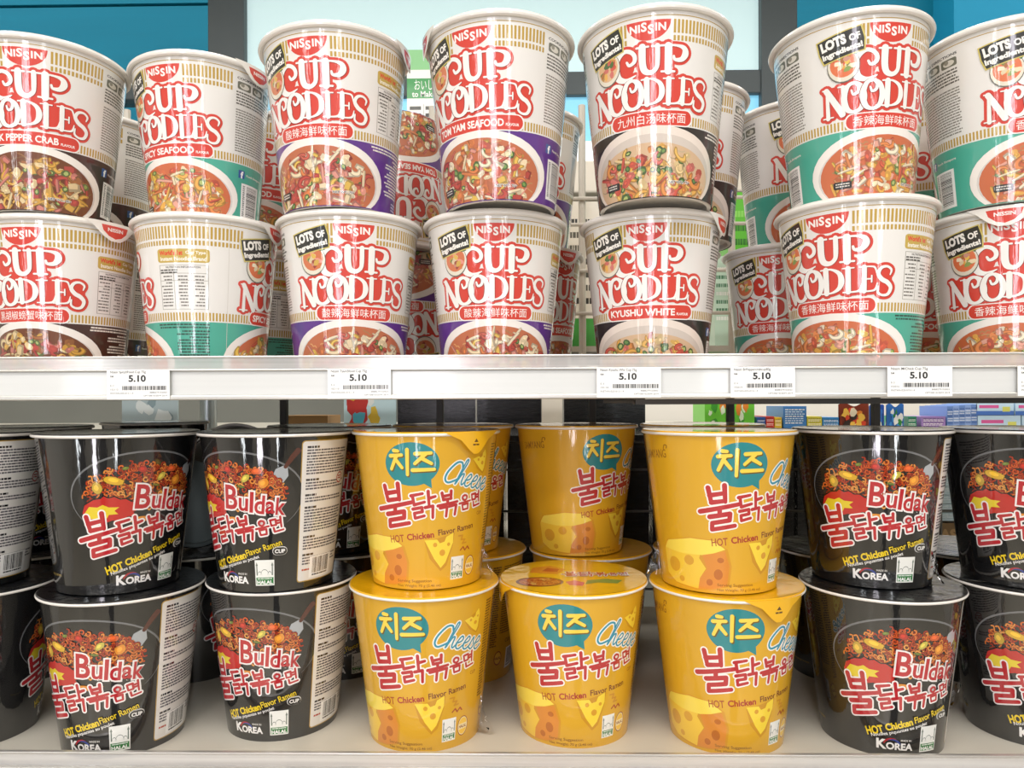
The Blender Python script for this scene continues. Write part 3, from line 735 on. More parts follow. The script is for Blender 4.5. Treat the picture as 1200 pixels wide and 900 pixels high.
def cheese_art():
    A = Art()
    # speech bubble
    A.ell(-19, 18.5, 22, 13, '1C8488', 1, 40); A.poly([(-12, 29), (-3, 33), (-4, 25)], '1C8488', 1)
    f = frame(-19.5, 18, 44)
    sp = [('치', -13, -7, 12.5, 14.5), ('즈', 1.2, -6.4, 12.6, 13)]
    hangul(A, sp, '6A5210', 4, f, 1.0, .1, (.6, -.65)); hangul(A, sp, 'F2D24A', 7, f, 1.0)
    # script word
    x = 0; xs = []
    for ch, w in (('C', 10.0), ('h', 6.6), ('e', 6.2), ('e', 6.2), ('s', 5.0), ('e', 6.2)): xs.append((ch, x, w)); x += w * .86
    f = frame(5, 29.0, 43, -13)
    for (col, ex, z) in (('F3F0E4', .75, 30), ('2A8FA8', 0, 34)):
        for ch, x0, w in xs:
            h = 13.5 if ch in 'Ch' else 11.5
            P = [(x0 + (p[0] + .22 * p[1]) * w, p[1] * h) for p in SCRIPT[ch]]
            A.ribbon(P, [1.25 if ch == 'C' else 1.0] * len(P), col, z, f, extra=ex)
    cheese_wedge(A, 42, 19, .62, 6, 12)
    f = frame(0, 50.5, 41.5, 7)
    word5(A, f, 1.04, 44, 'F4EEE6', 'B8262A')
    A.text('CUP', frame(46, 50.5, 41), w=4.6, h=2.2, col='9A4E1A', z=44, off=.01)
    f = frame(0, 60.5, 40, 6)
    A.text('HOT', f, w=9.5, h=4.6, col='A8481C', z=50, off=.015, x=-24.5, y=-.6); A.text('Chicken', f, w=17, h=4.0, col='A8301C', z=50, off=.03, x=-9.2, y=-.2)
    A.text('Flavor Ramen', f, w=25, h=3.6, col='6E2A14', z=50, off=.015, x=14.5, y=.3)
    cheese_wedge(A, 4, 71, 1.0, 6, -4)
    f = frame(27, 68, 39)
    A.ribbon([(-3, 5), (0, 5), (-1, 2.5), (2, 2.5), (0, 0), (3, .4)], [.9] * 6, 'C98A1C', 8, f, smooth=False); A.ribbon([(-1, -4), (1, -2.2), (2.5, -4.4), (4.5, -2.2), (6, -4)], [.9] * 5, 'A8481C', 8, f, smooth=False)
    halal(A, 16, 30, 75.5, 89.5, 8)
    A.ell(38.5, 82.5, 6.4, 6.2, '9A4E1A', 8, 24); A.ell(38.5, 82.5, 5.7, 5.6, 'F4E3B0', 9, 24); A.ell(38.5, 82.5, 5.2, 5.1, 'F2C542', 9.5, 24); A.rect(33.3, 43.7, 81, 84.4, 'F4E3B0', 10)
    A.text('HALAL', frame(38.5, 82.7, 38), w=6, h=2.0, col='8A3A1A', z=12, off=.03)
    A.text('Serving Suggestion', frame(-37, 89.4, 37), w=22, h=2.2, col='8A5A12', z=8, off=.01, anchor='l'); A.text('Net Weight: 70 g (2.46 oz)', frame(-37, 92.3, 37), w=28, h=2.0, col='8A5A12', z=8, off=.01, anchor='l')
    # cheese block
    A.poly([(-94, 72), (-88, 66), (-60, 62), (-40, 62.5), (-28, 68), (-24, 78), (-26, 90), (-40, 92.5), (-58, 93.3), (-80, 91.5), (-92, 87)], 'D2941C', 2)
    A.poly([(-93, 72), (-88, 67), (-60, 63), (-50, 68), (-53, 74), (-47, 80), (-53, 86), (-55, 92.5), (-80, 91), (-91.5, 86.5)], 'F0C63A', 4)
    A.poly([(-92, 71), (-86, 66), (-60, 62.6), (-40, 63), (-30, 68), (-46, 72), (-70, 72.4)], 'F6DA52', 5)
    A.poly([(-50, 72), (-30, 69), (-26, 78), (-28, 89.5), (-40, 91.8), (-55, 92.5), (-53, 86), (-46, 80)], 'D9892C', 5)
    for (a, v, ra, rv, c) in ((-80, 80, 7, 4.5, 'D9A02A'), (-63, 76, 5, 3, 'D9A02A'), (-72, 88, 3, 1.8, 'D9A02A'), (-36, 83, 4, 3.2, 'B9681C'), (-44, 88, 3, 2, 'B9681C'), (-34, 74.5, 3, 1.6, 'B9681C')):
        A.ell(a, v, ra, rv, c, 7, 16)
    A.text('SAMYANG', frame(-93, 14, 44, 4), w=22, h=5.2, col='96641A', z=6, off=.01); A.ribbon([(9.5, 3), (10.5, 5), (12.5, 4.6), (12, 3.2)], [.7] * 4, '96641A', 6, frame(-93, 14, 44, 4))
    # side text
    A.small_print(57, 66, 8, 70, 1.7, 1.0, '6A4A12', 4, 3, .3); A.small_print(70, 108, 8, 60, 1.8, .9, '6A4A12', 4, 4, .2)
    A.text('CUP', frame(86, 66, 40), w=8, h=3, col='6A4A12', z=4, off=.02)
    A.barcode(84, 108, 72, 88, 6, 12, False); A.ell(70, 78, 6, 5.4, '9A4E1A', 5, 20); A.ell(70, 78, 5, 4.5, 'F2C542', 6, 20); A.text('HALAL', frame(70, 78, 38), w=6, h=2, col='8A3A1A', z=8, off=.03)
    # back
    A.ell(161, 18.5, 21.5, 12.6, '1C8E92', 1, 40); word5(A, frame(180, 49.5, 41.5, 7), .95, 44, 'F4EEE6', 'B8262A')
    A.text('HOT Chicken Flavor Ramen', frame(180, 58.5, 40, 6), w=52, h=4.2, col='A8301C', z=50, off=.02); cheese_wedge(A, 184, 71, 1.0, 6, -4); halal(A, 196, 210, 75.5, 89.5, 8)
    return A

MESH['black'] = wrap('cup_body_black', buldak_art(), rb, HB, [(BV0, HB * 1000, '131314')], vmax=HB * 1000 - .5)
MESH['yellow'] = wrap('cup_body_yellow', cheese_art(), rb, HB, [(BV0, HB * 1000, 'D9A51C')], vmax=HB * 1000 - .5)

def rim_mesh(rt, H, drop, tube):
    """rolled paper rim: a ring round the wall top"""
    n = 96; mb = MB(); k = 10
    cz = H - drop / 2; cr = rt
    prof = [(cr + tube * math.cos(2 * math.pi * i / k), cz + drop / 2 * math.sin(2 * math.pi * i / k)) for i in range(k)]
    prof.append(prof[0])
    mb.lathe(prof, n, False)
    me = mb.mesh('rim', True); me.materials.append(M['rim']); return me
MESH['rim_n'] = rim_mesh(0.0462, HN - .0002, 0.0036, 0.0018)
MESH['rim_b'] = rim_mesh(0.0460, HB - .0002, 0.0022, 0.0015)
def lid_mesh(r, H, m):
    mb = MB().lathe([(0.0, H - .0018), (r - .001, H - .0018), (r, H - .0012), (r, H - .0006), (r - .0006, H - .0001), (r - .004, H - .0004), (0.0001, H - .0004)], 96, False)
    me = mb.mesh('lid', True); me.materials.append(m); return me
MESH['lid_n'] = lid_mesh(0.0470, HN + .0004, M['lid_white'])
MESH['lid_black'] = lid_mesh(0.0470, HB + .0004, M['lid_black'])
MESH['lid_yellow'] = lid_mesh(0.0470, HB + .0004, M['lid_yellow'])
def base_mesh(r, H):
    mb = MB().lathe([(r - .0006, .004), (r - .0006, .0004), (r - .0016, .0), (r - .003, .0), (r - .0036, .0032), (0.0001, .0034)], 96, False)
    me = mb.mesh('base', True); return me
MESH['base_n'] = base_mesh(RN_BOT, HN); MESH['base_n'].materials.append(M['lid_white'])
MESH['base_black'] = base_mesh(RB_BOT, HB); MESH['base_black'].materials.append(mat('black_cup_base', '1B1B1C', .5, noise=.1))
MESH['base_yellow'] = base_mesh(RB_BOT, HB); MESH['base_yellow'].materials.append(mat('yellow_cup_base', 'E2A912', .5, noise=.1))

def tab_mesh(kind):
    """opening tab folded down over the rim"""
    A = Art(); rr = 0.0484
    if kind == 'white':
        A.poly([(-24, .2), (24, .2), (17, 4), (10, 9.5), (4, 12.2), (-4, 12.2), (-10, 9.5), (-17, 4)], 'EDE8DF', 0)
        A.poly([(-11.5, 2.2), (11.5, 2.2), (10, 6), (5.5, 9.2), (0, 10.6), (-5.5, 9.2), (-10, 6)], RED, 4)
        A.text('NISSIN', frame(0, 5.0, 48), w=11, h=2.4, col='F2ECE6', z=8, off=.03)
    else:
        c = {'yellow': 'EFB614', 'black': '17181A'}[kind]
        A.poly([(-26, .2), (26, .2), (13, 5), (6, 11), (2, 13.4), (-2, 13.4), (-6, 11), (-13, 5)], c, 0)
        A.poly([(-2, 6.4), (0, 4.2), (2, 6.4)], '5A3A0C' if kind == 'yellow' else 'C8C4BC', 4); A.small_print(-3, 3, 7.4, 9, 2, 1.0, '5A3A0C' if kind == 'yellow' else 'C8C4BC', 4, 3)
    H = HN if kind == 'white' else HB
    me = wrap('pull_tab', A, lambda v: rr - v / 1000 * .06, H + .0002, base_off=0.0)
    me.materials.append(M['print'])
    return me
for k in ('white', 'yellow', 'black'): MESH['tab_' + k] = tab_mesh(k)
for k in ('crab', 'spicy', 'tomyam', 'kyushu'): MESH[k].materials.append(M['print'])
MESH['black'].materials.append(M['print_dark']); MESH['yellow'].materials.append(M['print'])

def lid_print_mesh():
    """yellow lid with a printed food picture, laid flat"""
    A = Art(); rnd = random.Random(3)
    A.ell(-22, -16, 15, 12, '7A3A1C', 1, 24); A.ell(-22, -16, 13, 10, 'C2642A', 2, 24)
    for i in range(40):
        f = lambda x, y, a=-22 + rnd.uniform(-10, 10), b=-16 + rnd.uniform(-7, 7), t=rnd.uniform(0, 6.28): (a + x * math.cos(t) - y * math.sin(t), b + x * math.sin(t) + y * math.cos(t))
        A.ribbon([(-2, 0), (-1, .9), (0, 0), (1, -.9), (2, 0)], [.8] * 5, rnd.choice(('E39A4A', 'D8752E', 'A83214', 'E8B860')), 3 + i % 8, f)
    A.poly([(6, -22), (14, -18), (26, -20), (30, -12), (20, -8), (8, -12)], '6F9A4A', 2); A.poly([(-4, -24), (4, -26), (6, -18), (0, -12), (-6, -16)], 'D85A6A', 2)
    A.poly([(-28, 8), (-10, 4), (-4, 18), (-14, 28), (-26, 22)], 'E8902A', 2); A.poly([(-20, 12), (-10, 10), (-8, 18), (-16, 22)], 'C23A22', 3)
    hangul(A, [('불', -6, -2, 9, 12), ('닭', 4, -2, 9, 11), ('볶', 14, -2, 8, 10), ('음', 23, -1, 6, 8), ('면', 30, -1, 6, 8)], 'F4EEE6', 6, ident, .6, .8)
    hangul(A, [('불', -6, -2, 9, 12), ('닭', 4, -2, 9, 11), ('볶', 14, -2, 8, 10), ('음', 23, -1, 6, 8), ('면', 30, -1, 6, 8)], 'B8262A', 9, ident, .6)
    V = []; Fc = []; C = []; n = 96; r = .0466
    V = [(r * math.sin(2 * math.pi * i / n), -r * math.cos(2 * math.pi * i / n), 0) for i in range(n)]; Fc = [tuple(range(n))]; C = [lin('F3BE10')]
    for (v, t, col, z) in A.layered():
        n0 = len(V); V += [(p[0] / 1000, p[1] / 1000, .00004 + (z + (p[2] if len(p) > 2 else 0)) * .00001) for p in v]
        for tri in t:
            a, b, c = (v[i] for i in tri); ar = (b[0] - a[0]) * (c[1] - a[1]) - (c[0] - a[0]) * (b[1] - a[1])
            if abs(ar) < 1e-9: continue
            Fc.append(tuple(n0 + i for i in (tri if ar > 0 else tri[::-1]))); C.append(lin(col))
    me = bpy.data.meshes.new('lid_picture'); me.from_pydata(V, [], Fc); me.update()
    at = me.attributes.new('ink', 'FLOAT_COLOR', 'CORNER'); buf = []
    for p, c in zip(me.polygons, C): buf += list(c) * p.loop_total
    at.data.foreach_set('color', buf); me.materials.append(M['lid_print'])
    return me
MESH['lid_picture'] = lid_print_mesh()

def crumple_mesh(seed, w=.010, h=.020):
    """loose corner of clear wrap: a creased triangular flap"""
    rnd = random.Random(seed); n = 7; V = []; Fc = []
    for i in range(n + 1):
        for j in range(n + 1):
            u, t = i / n, j / n
            wd = w * (1 - .75 * t) * (1 + .15 * rnd.uniform(-1, 1))
            V.append((u * wd, .0022 * rnd.uniform(-1, 1) * (.2 + u), t * h + .002 * rnd.uniform(-1, 1) * u))
    for i in range(n):
        for j in range(n):
            a = i * (n + 1) + j; Fc.append((a, a + n + 1, a + n + 2, a + 1))
    me = bpy.data.meshes.new('shrink_wrap'); me.from_pydata(V, [], Fc); me.update(); me.materials.append(M['film']); me.polygons.foreach_set('use_smooth', [True] * len(me.polygons))
    return me

# ------------------------------------------------------------------ cups in the scene
def cup(kind, px, Y, zbase, delta, label, group, scale=1.0, tilt=(0, 0), tab=None, upside=False, flap=None, lying=False, lidpic=False):
    """px: image column of the axis at Y; zbase: height of the base above eye level in m; delta: turn of the front away from the viewer's line, to the right"""
    p = W(px, 470, Y)
    root = empty('noodle_cup', (p.x, Y, CAMZ + zbase))
    toward = math.degrees(math.atan2(-p.x, Y))
    rz = R(toward + delta)
    root.rotation_mode = 'XYZ'
    root.matrix_world = (Matrix.Translation((p.x, Y, CAMZ + zbase)) @ Matrix.Rotation(R(tilt[0]), 4, 'X') @ Matrix.Rotation(R(tilt[1]), 4, 'Y')
                         @ Matrix.Rotation(rz, 4, 'Z') @ Matrix.Scale(scale, 4))
    if upside:
        root.matrix_world = (Matrix.Translation((p.x, Y, CAMZ + zbase + HN * scale)) @ Matrix.Rotation(R(tilt[0]), 4, 'X') @ Matrix.Rotation(R(tilt[1]), 4, 'Y') @ Matrix.Rotation(R(180), 4, 'Y')
                             @ Matrix.Rotation(-rz, 4, 'Z') @ Matrix.Scale(scale, 4))
    if lying:
        root.matrix_world = Matrix.Translation((p.x, Y, CAMZ + zbase)) @ Matrix.Rotation(R(-90 + 7.2), 4, 'X') @ Matrix.Rotation(rz, 4, 'Z')
    tag(root, label, 'noodle cup', group)
    fam = 'n' if kind in ND else kind
    b = link('cup_body', MESH[kind], root)
    link('rim', MESH['rim_n' if fam == 'n' else 'rim_b'], root)
    ld = link('lid', MESH['lid_n' if fam == 'n' else 'lid_' + fam], root)
    if lidpic:
        lp = link('lid_picture', MESH['lid_picture'], ld); lp.location = (0, 0, HB + .0006)
        lp.rotation_euler = (0, 0, -rz); lp['label'] = 'printed food picture on the yellow lid'
    bs = link('base', MESH['base_n' if fam == 'n' else 'base_' + fam], root)
    if lying: bs.data = bs.data.copy(); bs.data.materials[0] = M['base_grey']; bs['label'] = 'flat grey base of the cup'
    if tab is not None:
        t = link('pull_tab', MESH['tab_' + ('white' if fam == 'n' else fam)], root); t.rotation_euler = (0, 0, R(tab - delta))
        if fam == 'n': t['label'] = 'white pull tab with a red half-moon badge'
    if flap is not None:
        r0 = (rn(108) if fam == 'n' else rb(90))
        f = link('shrink_wrap', crumple_mesh(int(px)), root); f['label'] = 'loose creased corner of clear wrap'
        a = R(flap - delta)
        f.location = (r0 * math.sin(a), -r0 * math.cos(a), .003); f.rotation_euler = (0, 0, a - R(90))
    return root

ZU = 0.0108         # top of upper shelf board, relative to eye level
ZL = -0.208         # top of lower shelf board
sU, sL = 1.025, .97
G1, G2 = 'white noodle cups, front row, upper tier', 'white noodle cups, front row, lower tier'
hL = HN * sL
# upper shelf, front row, lower tier: (kind, px, Y, delta, scale, tab, label)
LOW = [('crab', 77, .487, -33, 1.0, 36, 'brown-banded white noodle cup with Chinese lettering, standing on the shelf'),
       ('spicy', 245, .487, 79, 1.0, 62, 'white noodle cup with a teal band, turned to its nutrition table, standing on the shelf'),
       ('tomyam', 411, .484, 183, 1.0, None, 'purple-banded white noodle cup on the shelf, left one of the two facing squarely out'),
       ('tomyam', 581, .486, 179, 1.0, None, 'purple-banded white noodle cup on the shelf, right one of the two facing squarely out'),
       ('kyushu', 764, .488, -4, 1.0, 70, 'black-banded white noodle cup with English flavour lettering, standing on the shelf'),
       ('spicy', 1002, .460, 160, 1.0, None, 'teal-banded white noodle cup with Chinese lettering, standing on the shelf, whole'),
       ('spicy', 1178, .482, 185, 1.0, 0, 'teal-banded white noodle cup standing on the shelf, cut by the right edge')]
for (k, px, Y, d, s, tb, lb) in LOW:
    cup(k, px, Y, ZU, d + 180 if k == 'crab' else d, lb, G2, s, tab=tb)
UP = [('crab', 60, .472, -19, .975, None, (0, .6), 'brown-banded white noodle cup with English flavour lettering, on the upper tier'),
      ('spicy', 243, .4965, -35, .975, 48, (0, -1.2), 'teal-banded white noodle cup with a blue badge and a barcode, stacked second from the left'),
      ('tomyam', 399, .470, 157, 1.0, 72, (0, -1.2), 'purple-banded white noodle cup with Chinese lettering, on the upper tier'),
      ('tomyam', 588, .460, -22, 1.0, -76, (0, -.5), 'purple-banded white noodle cup with English flavour lettering, on the upper tier'),
      ('kyushu', 768, .456, 176, 1.0, None, (0, 0), 'black-banded white noodle cup with Chinese lettering, on the upper tier'),
      ('spicy', 998, .462, 211, 1.0, None, (0, -.6), 'teal-banded white noodle cup with its barcode at the left, on the upper tier'),
      ('spicy', 1174, .470, 220, 1.0, None, (0, -.4), 'teal-banded white noodle cup on the upper tier, cut by the right edge')]
for i, (k, px, Y, d, s, tb, tl, lb) in enumerate(UP):
    cup(k, px, Y, ZU + HN + .0012, d, lb, G1, s, tilt=tl, tab=tb)

# upper shelf, second row
G3 = 'white noodle cups in the second row of the upper shelf'
YB = .593
hB = HN * 1.0
def pair(px, Y, k1, d1, l1, k2, d2, l2, t1=None, px2=None, s=1.0):
    if k1: cup(k1, px, Y, ZU, d1, l1, G3, s, tab=t1)
    if k2: cup(k2, px2 or px, Y, ZU + HN * s + .0004, d2, l2, G3, s)
pair(120, YB, 'crab', -30, 'lower brown-banded white cup behind, between the first and second stacks', 'crab', -40, 'upper brown-banded white cup behind, between the first and second stacks')
pair(303, YB, 'spicy', 128, 'lower teal-banded white cup behind, between the second and third stacks', 'spicy', -10, 'upper teal-banded white cup behind, between the second and third stacks')
cup('tomyam', 482, YB, ZU, 160, 'upside-down white cup low behind, between the two purple-banded stacks', G3, upside=True)
cup('tomyam', 466, YB - .006, ZU + HN + .0006, 10, 'upside-down white cup high behind, between the two purple-banded stacks', G3, upside=True, tilt=(0, 1.5))
cup('tomyam', 548, .685, ZU, 100, 'lower white cup in the third row, between the two purple-banded stacks', G3)
cup('tomyam', 543, .685, ZU + HN + .0004, 110, 'upper white cup in the third row, between the two purple-banded stacks', G3)
pair(616, YB, 'tomyam', 44, 'lower purple-banded white cup behind, left of the black-banded stack', 'tomyam', 0, 'upper purple-banded white cup behind, left of the black-banded stack', t1=44)
cup('kyushu', 773, .588, ZU, 10, 'lower white cup hidden behind the black-banded stack', G3)
cup('kyushu', 802, .558, ZU + HN + .0004, -9, 'upper black-banded white cup behind, right of the black-banded stack', G3, 1.02)
pair(919, .584, 'spicy', 173, 'lower teal-banded white cup behind, just right of the black-banded stack', 'spicy', 210, 'upper teal-banded white cup behind, just right of the black-banded stack', px2=932)
pair(1092, .583, 'spicy', -9, 'lower teal-banded white cup behind, between the two stacks at the right end', 'spicy', 136, 'upper teal-banded white cup behind, between the two stacks at the right end', px2=1083)

# lower shelf, front row
G4, G5 = 'black noodle cups in the front row', 'yellow noodle cups in the front row'
LB = [('black', -30, .458, 87, None, None, 'black noodle cup on the shelf at the left edge, mostly out of frame'),
      ('black', 145, .453, -30, None, None, 'black noodle cup on the shelf, bottom of the first whole stack from the left'),
      ('black', 331, .476, -30, None, None, 'black noodle cup on the shelf, left of the first yellow stack'),
      ('yellow', 497, .463, 0, None, 66, 'yellow noodle cup on the shelf, bottom of the left yellow stack'),
      ('yellow', 671, .469, 12, -75, None, 'yellow noodle cup on the shelf with its printed lid uncovered'),
      ('yellow', 849, .460, 27, 38, None, 'yellow noodle cup on the shelf, bottom of the right yellow stack'),
      ('black', 1030, .458, 18, None, None, 'black noodle cup on the shelf beside the right yellow stack'),
      ('black', 1204, .468, 14, None, -85, 'black noodle cup on the shelf at the right edge of the photo')]
for (k, px, Y, d, tb, fl, lb) in LB:
    cup(k, px, Y, ZL, d, lb, G4 if k == 'black' else G5, tab=tb, flap=fl, lidpic=(px == 671))
UB = [('black', -42, .458, -39, None, None, 'black noodle cup on top at the left edge, white ingredient panel facing out'),
      ('black', 140, .455, 18, None, None, 'black noodle cup on top of the first whole stack from the left'),
      ('black', 324, .462, -37, None, None, 'black noodle cup on top of the stack beside the first yellow stack'),
      ('yellow', 500, .468, 7, 38, 70, 'yellow noodle cup on top of the left yellow stack'),
      ('yellow', 841, .458, 36, None, -80, 'yellow noodle cup on top of the right yellow stack'),
      ('black', 1019, .470, 6, None, 62, 'black noodle cup on top of the stack beside the right yellow stack'),
      ('black', 1200, .466, 2, None, None, 'black noodle cup on top of the stack at the right edge')]
for (k, px, Y, d, tb, fl, lb) in UB:
    cup(k, px, Y, ZL + HB + .0007, d, lb, G4 if k == 'black' else G5, tab=tb, flap=fl)
# lower shelf, second row
G6 = 'noodle cups in the second row of the lower shelf'
Y2 = .566
for (k, px, d, lv, lb) in (
        ('black', 40, 18, 0, 'lower black cup behind the two black stacks at the left'), ('black', 30, 20, 1, 'upper black cup behind the two black stacks at the left'),
        ('black', 228, 60, 0, 'black cup standing on the shelf behind, between the two left black stacks'),
        ('black', 400, -6, 0, 'lower black cup behind, between the black and yellow stacks'), ('black', 387, 2, 1, 'upper black cup behind, between the black and yellow stacks'),
        ('yellow', 545, -30, 0, 'lower yellow cup behind the left yellow stack'), ('yellow', 531, 22, 1, 'upper yellow cup behind the left yellow stack'),
        ('yellow', 691, 47, 0, 'lower yellow cup behind the one with the printed lid'), ('yellow', 675, 47, 1, 'yellow cup set back on top between the two yellow stacks'),
        ('yellow', 837, 30, 0, 'lower yellow cup behind the right yellow stack'), ('yellow', 822, 38, 1, 'upper yellow cup behind the right yellow stack'),
        ('black', 983, 40, 0, 'lower black cup behind, between the right yellow stack and the black one'),
        ('black', 1130, 25, 0, 'lower black cup behind, between the two black stacks at the right')):
    cup(k, px, {675: .562, 400: .573}.get(px, Y2), ZL + lv * (HB + .0007), d, lb, G6)
cup('black', 183, .685, ZL, 40, 'lower black cup in the third row, behind the two left black stacks', G6)
cup('black', 183, .685, ZL + HB + .0007, 40, 'upper black cup in the third row, its dark lid just showing above the front rims', G6)
cup('black', 222, .545, ZL + HB + .0362, 30, 'black cup lying on its side behind, its round grey base facing out', G6, lying=True)

# ------------------------------------------------------------------ shelving
def shelf_unit(l_board, l_rail, zt, lip_top, lip_bot, Yf, depth):
    b = MB().box((-1.0, .004, zt - .006), (1.0, depth, zt)).obj('store_shelf', M['shelf']); b.location = (0, Yf, CAMZ); tag(b, l_board, 'shelf')
    root = empty('price_rail', (0, Yf, CAMZ)); tag(root, l_rail, 'rail')
    h = lip_top - lip_bot
    MB().box((-1.0, 0, lip_bot + .0024), (1.0, .0035, lip_bot + h * .66)).obj('label_channel', M['rail'], root, bevel=.0008)
    MB().box((-1.0, -.0022, lip_bot), (1.0, .0038, lip_bot + .0030)).obj('rail_edge', M['rail_edge'], root, bevel=.0008)
    MB().box((-1.0, -.0018, lip_bot + h * .655), (1.0, .0030, lip_bot + h * .70)).obj('rail_lip', M['rail_edge'], root, bevel=.0005)
    MB().box((-1.0, .0006, lip_bot + h * .70), (1.0, .0022, lip_top - .0012)).obj('clear_riser', M['clear'], root)['label'] = 'clear plastic riser along the top of the rail'
    MB().box((-1.0, 0, lip_top - .0012), (1.0, .0028, lip_top)).obj('riser_edge', M['rail_edge'], root, bevel=.0004)
YF = .423
shelf_unit('upper store shelf board carrying the white cups', 'white plastic price rail with a clear riser on the upper shelf', ZU, .0272, .0012, YF, .312)
shelf_unit('lower store shelf with a pale board holding the black and yellow cups', 'white plastic rail along the front of the lower shelf', ZL, -.1985, -.2250, .408, .327)
# dark carrier bar under the upper shelf
t = MB().box((.0, .0, -.0035), (1.2, .008, 0)).tube((-.02, .004, -.0015), (0, .004, -.0015), .001).obj('shelf_support_bar', M['dark_steel'])
t.location = (W(745, 470, .46).x, .46, CAMZ + .0010); tag(t, 'dark steel bar running under the right half of the upper shelf', 'bar')

# price tags
def price_tag(px, name, code, label):
    A = Art()
    A.text(name, ident, w=21, h=1.9, col='4A4A4A', z=1, off=.01, x=-16.5, y=7.2, anchor='l')
    A.text('RM', ident, w=1.8, h=1.0, col='3A3A3A', z=1, off=.02, x=-16.4, y=4.8, anchor='l')
    A.text('5.10', ident, w=10.2, h=4.0, col='222222', z=1, off=.035, x=-.6, y=3.6)
    A.text('E-3', ident, w=2.0, h=1.0, col='4A4A4A', z=1, x=-16.4, y=-.6, anchor='l'); A.text(code, ident, w=4.6, h=1.0, col='4A4A4A', z=1, x=-16.4, y=-2.8, anchor='l')
    A.text('INSTAN-025-013-1-4', ident, w=13.5, h=1.0, col='4A4A4A', z=1, x=-16.4, y=-5.0, anchor='l')
    rnd = random.Random(code); x = -9.4
    while x < 16.6:
        w = rnd.choice((.25, .4, .7)); A.poly([(x, -3.2), (x + w, -3.2), (x + w, -.8), (x, -.8)], '2A2A2A', 1); x += w + rnd.choice((.2, .3, .45))
    A.text('8888279103003', ident, w=10, h=.9, col='4A4A4A', z=1, x=6.8, y=-4.6, anchor='l'); A.text('OPT/08/10/20/M 2019', ident, w=14, h=.9, col='4A4A4A', z=1, x=3, y=-6.5, anchor='l')
    me = flat_print('price_tag', A, (-18.5, 18.5, -8.6, 8.6, .35, 'F1F1EE')); me.materials.append(M['tag'])
    o = link('price_tag', me); p = W(px, 449, YF - .0026)
    o.location = (p.x, YF - .0026, CAMZ + .0104); o.rotation_euler = (0, R(random.uniform(-.4, .4)), 0)
    tag(o, label, 'price tag', 'price tags on the upper shelf rail'); return o
price_tag(162, 'Nissin SpicySFood Cup 75g', '102112', 'white price tag on the rail, leftmost, under the teal-banded cup')
price_tag(421, 'Nissin TyamSfood Cup 75g', '102110', 'white price tag on the rail under the left purple-banded stack')
price_tag(737, 'Nissin Kyushu Wht Cup 75g', '102134', 'white price tag on the rail under the black-banded stack')
price_tag(894, 'Nissin BrPeppercrabcup80g', '102014', 'white price tag on the rail, second from the right among the whole tags')
price_tag(1078, 'Nissin MlChick Cup 75g', '102012', 'white price tag on the rail under the left stack at the right end')
price_tag(1231, 'Nissin MlChick Cup 75g', '102013', 'white price tag on the rail cut by the right edge of the photo')

# wire back panels
def wire_panel(label, Y, z0, z1, xs, zs, m, r, rv):
    mb = MB()
    for x in xs: mb.tube((x, Y, z0), (x, Y, z1), rv, 8)
    for z in zs: mb.tube((-1.0, Y - rv - r, z), (1.0, Y - rv - r, z), r, 8)
    o = mb.obj('wire_back_panel', m, smooth=True); tag(o, label, 'wire panel'); return o
xs = [W(x, 470, .738).x for x in (-190, -20, 150, 335, 508, 683, 858, 1030, 1200, 1380)]
zs = [CAMZ + W(0, y, .738).z - CAMZ for y in (240, 270, 323, 372)]
wire_panel('cream wire back panel behind the white cups', .738, CAMZ + .0115, CAMZ + .30, xs, zs, M['wire'], .0019, .0036)
xs2 = [W(x, 470, .735).x for x in range(-300, 1500, 78)]
zs2 = [W(0, y, .735).z for y in (520, 552, 600, 640, 690, 730)]
wire_panel('grey wire back panel behind the black and yellow cups', .738, CAMZ - .2075, CAMZ - .036, xs2, zs2, M['wire_dark'], .0012, .0014)
for px in (322, 512, 697, 865, 1042):
    p = W(px, 470, .72)
    o = MB().box((-.0035, -.004, -.206), (.0035, .004, .004)).obj('shelf_upright', M['dark_steel'], bevel=.0008); o.location = (p.x, .748, CAMZ)
    tag(o, {322: 'dark slotted upright behind the black stacks, leftmost', 512: 'dark slotted upright behind the left yellow stack', 697: 'dark slotted upright behind the middle yellow cups',
            865: 'dark slotted upright behind the right yellow stack', 1042: 'dark slotted upright behind the black stack on the right'}[px], 'upright', 'uprights of the back panel')

# ------------------------------------------------------------------ goods on the far side
def carton(name, px0, px1, py0, py1, Y, depth, col, label, cat, art=None, group=None, m=None):
    p0 = W(px0, py1, Y); p1 = W(px1, py0, Y)
    w = (p1.x - p0.x) * 1000; h = (p1.z - p0.z) * 1000
    A = Art()
    if art: art(A, w, h)
    me = flat_print(name, A, (0, w, 0, h, depth * 1000, col)); me.materials.append(m or M['box'])
    o = link(name, me); o.location = p0; tag(o, label, cat, group); return o
def a_lines(c1, c2, band=None):
    def f(A, w, h):
        if band:
            A.poly([(0, 0), (w, 0), (w, h * .2), (0, h * .2)], band, 1)
        rnd = random.Random(int(w * 7))
        for i in range(7):
            y = h * (.3 + .09 * i); x = w * .08
            while x < w * .85:
                b = min(w * .92, x + w * rnd.uniform(.05, .16)); A.poly([(x, y), (b, y), (b, y + h * .04), (x, y + h * .04)], c1 if i % 3 else c2, 2); x = b + w * .03
    return f
def a_blobs(cols, n=14, seed=1):
    def f(A, w, h):
        rnd = random.Random(seed)
        for i in range(n):
            x, y = rnd.uniform(.15, .85) * w, rnd.uniform(.15, .85) * h; s = rnd.uniform(.07, .16)
            A.poly([(min(w, max(0, x + p[0] * s * w)), min(h, max(0, y + p[1] * s * h * 1.3))) for p in blob(rnd, 9, .7)], rnd.choice(cols), 1 + i)
    return f
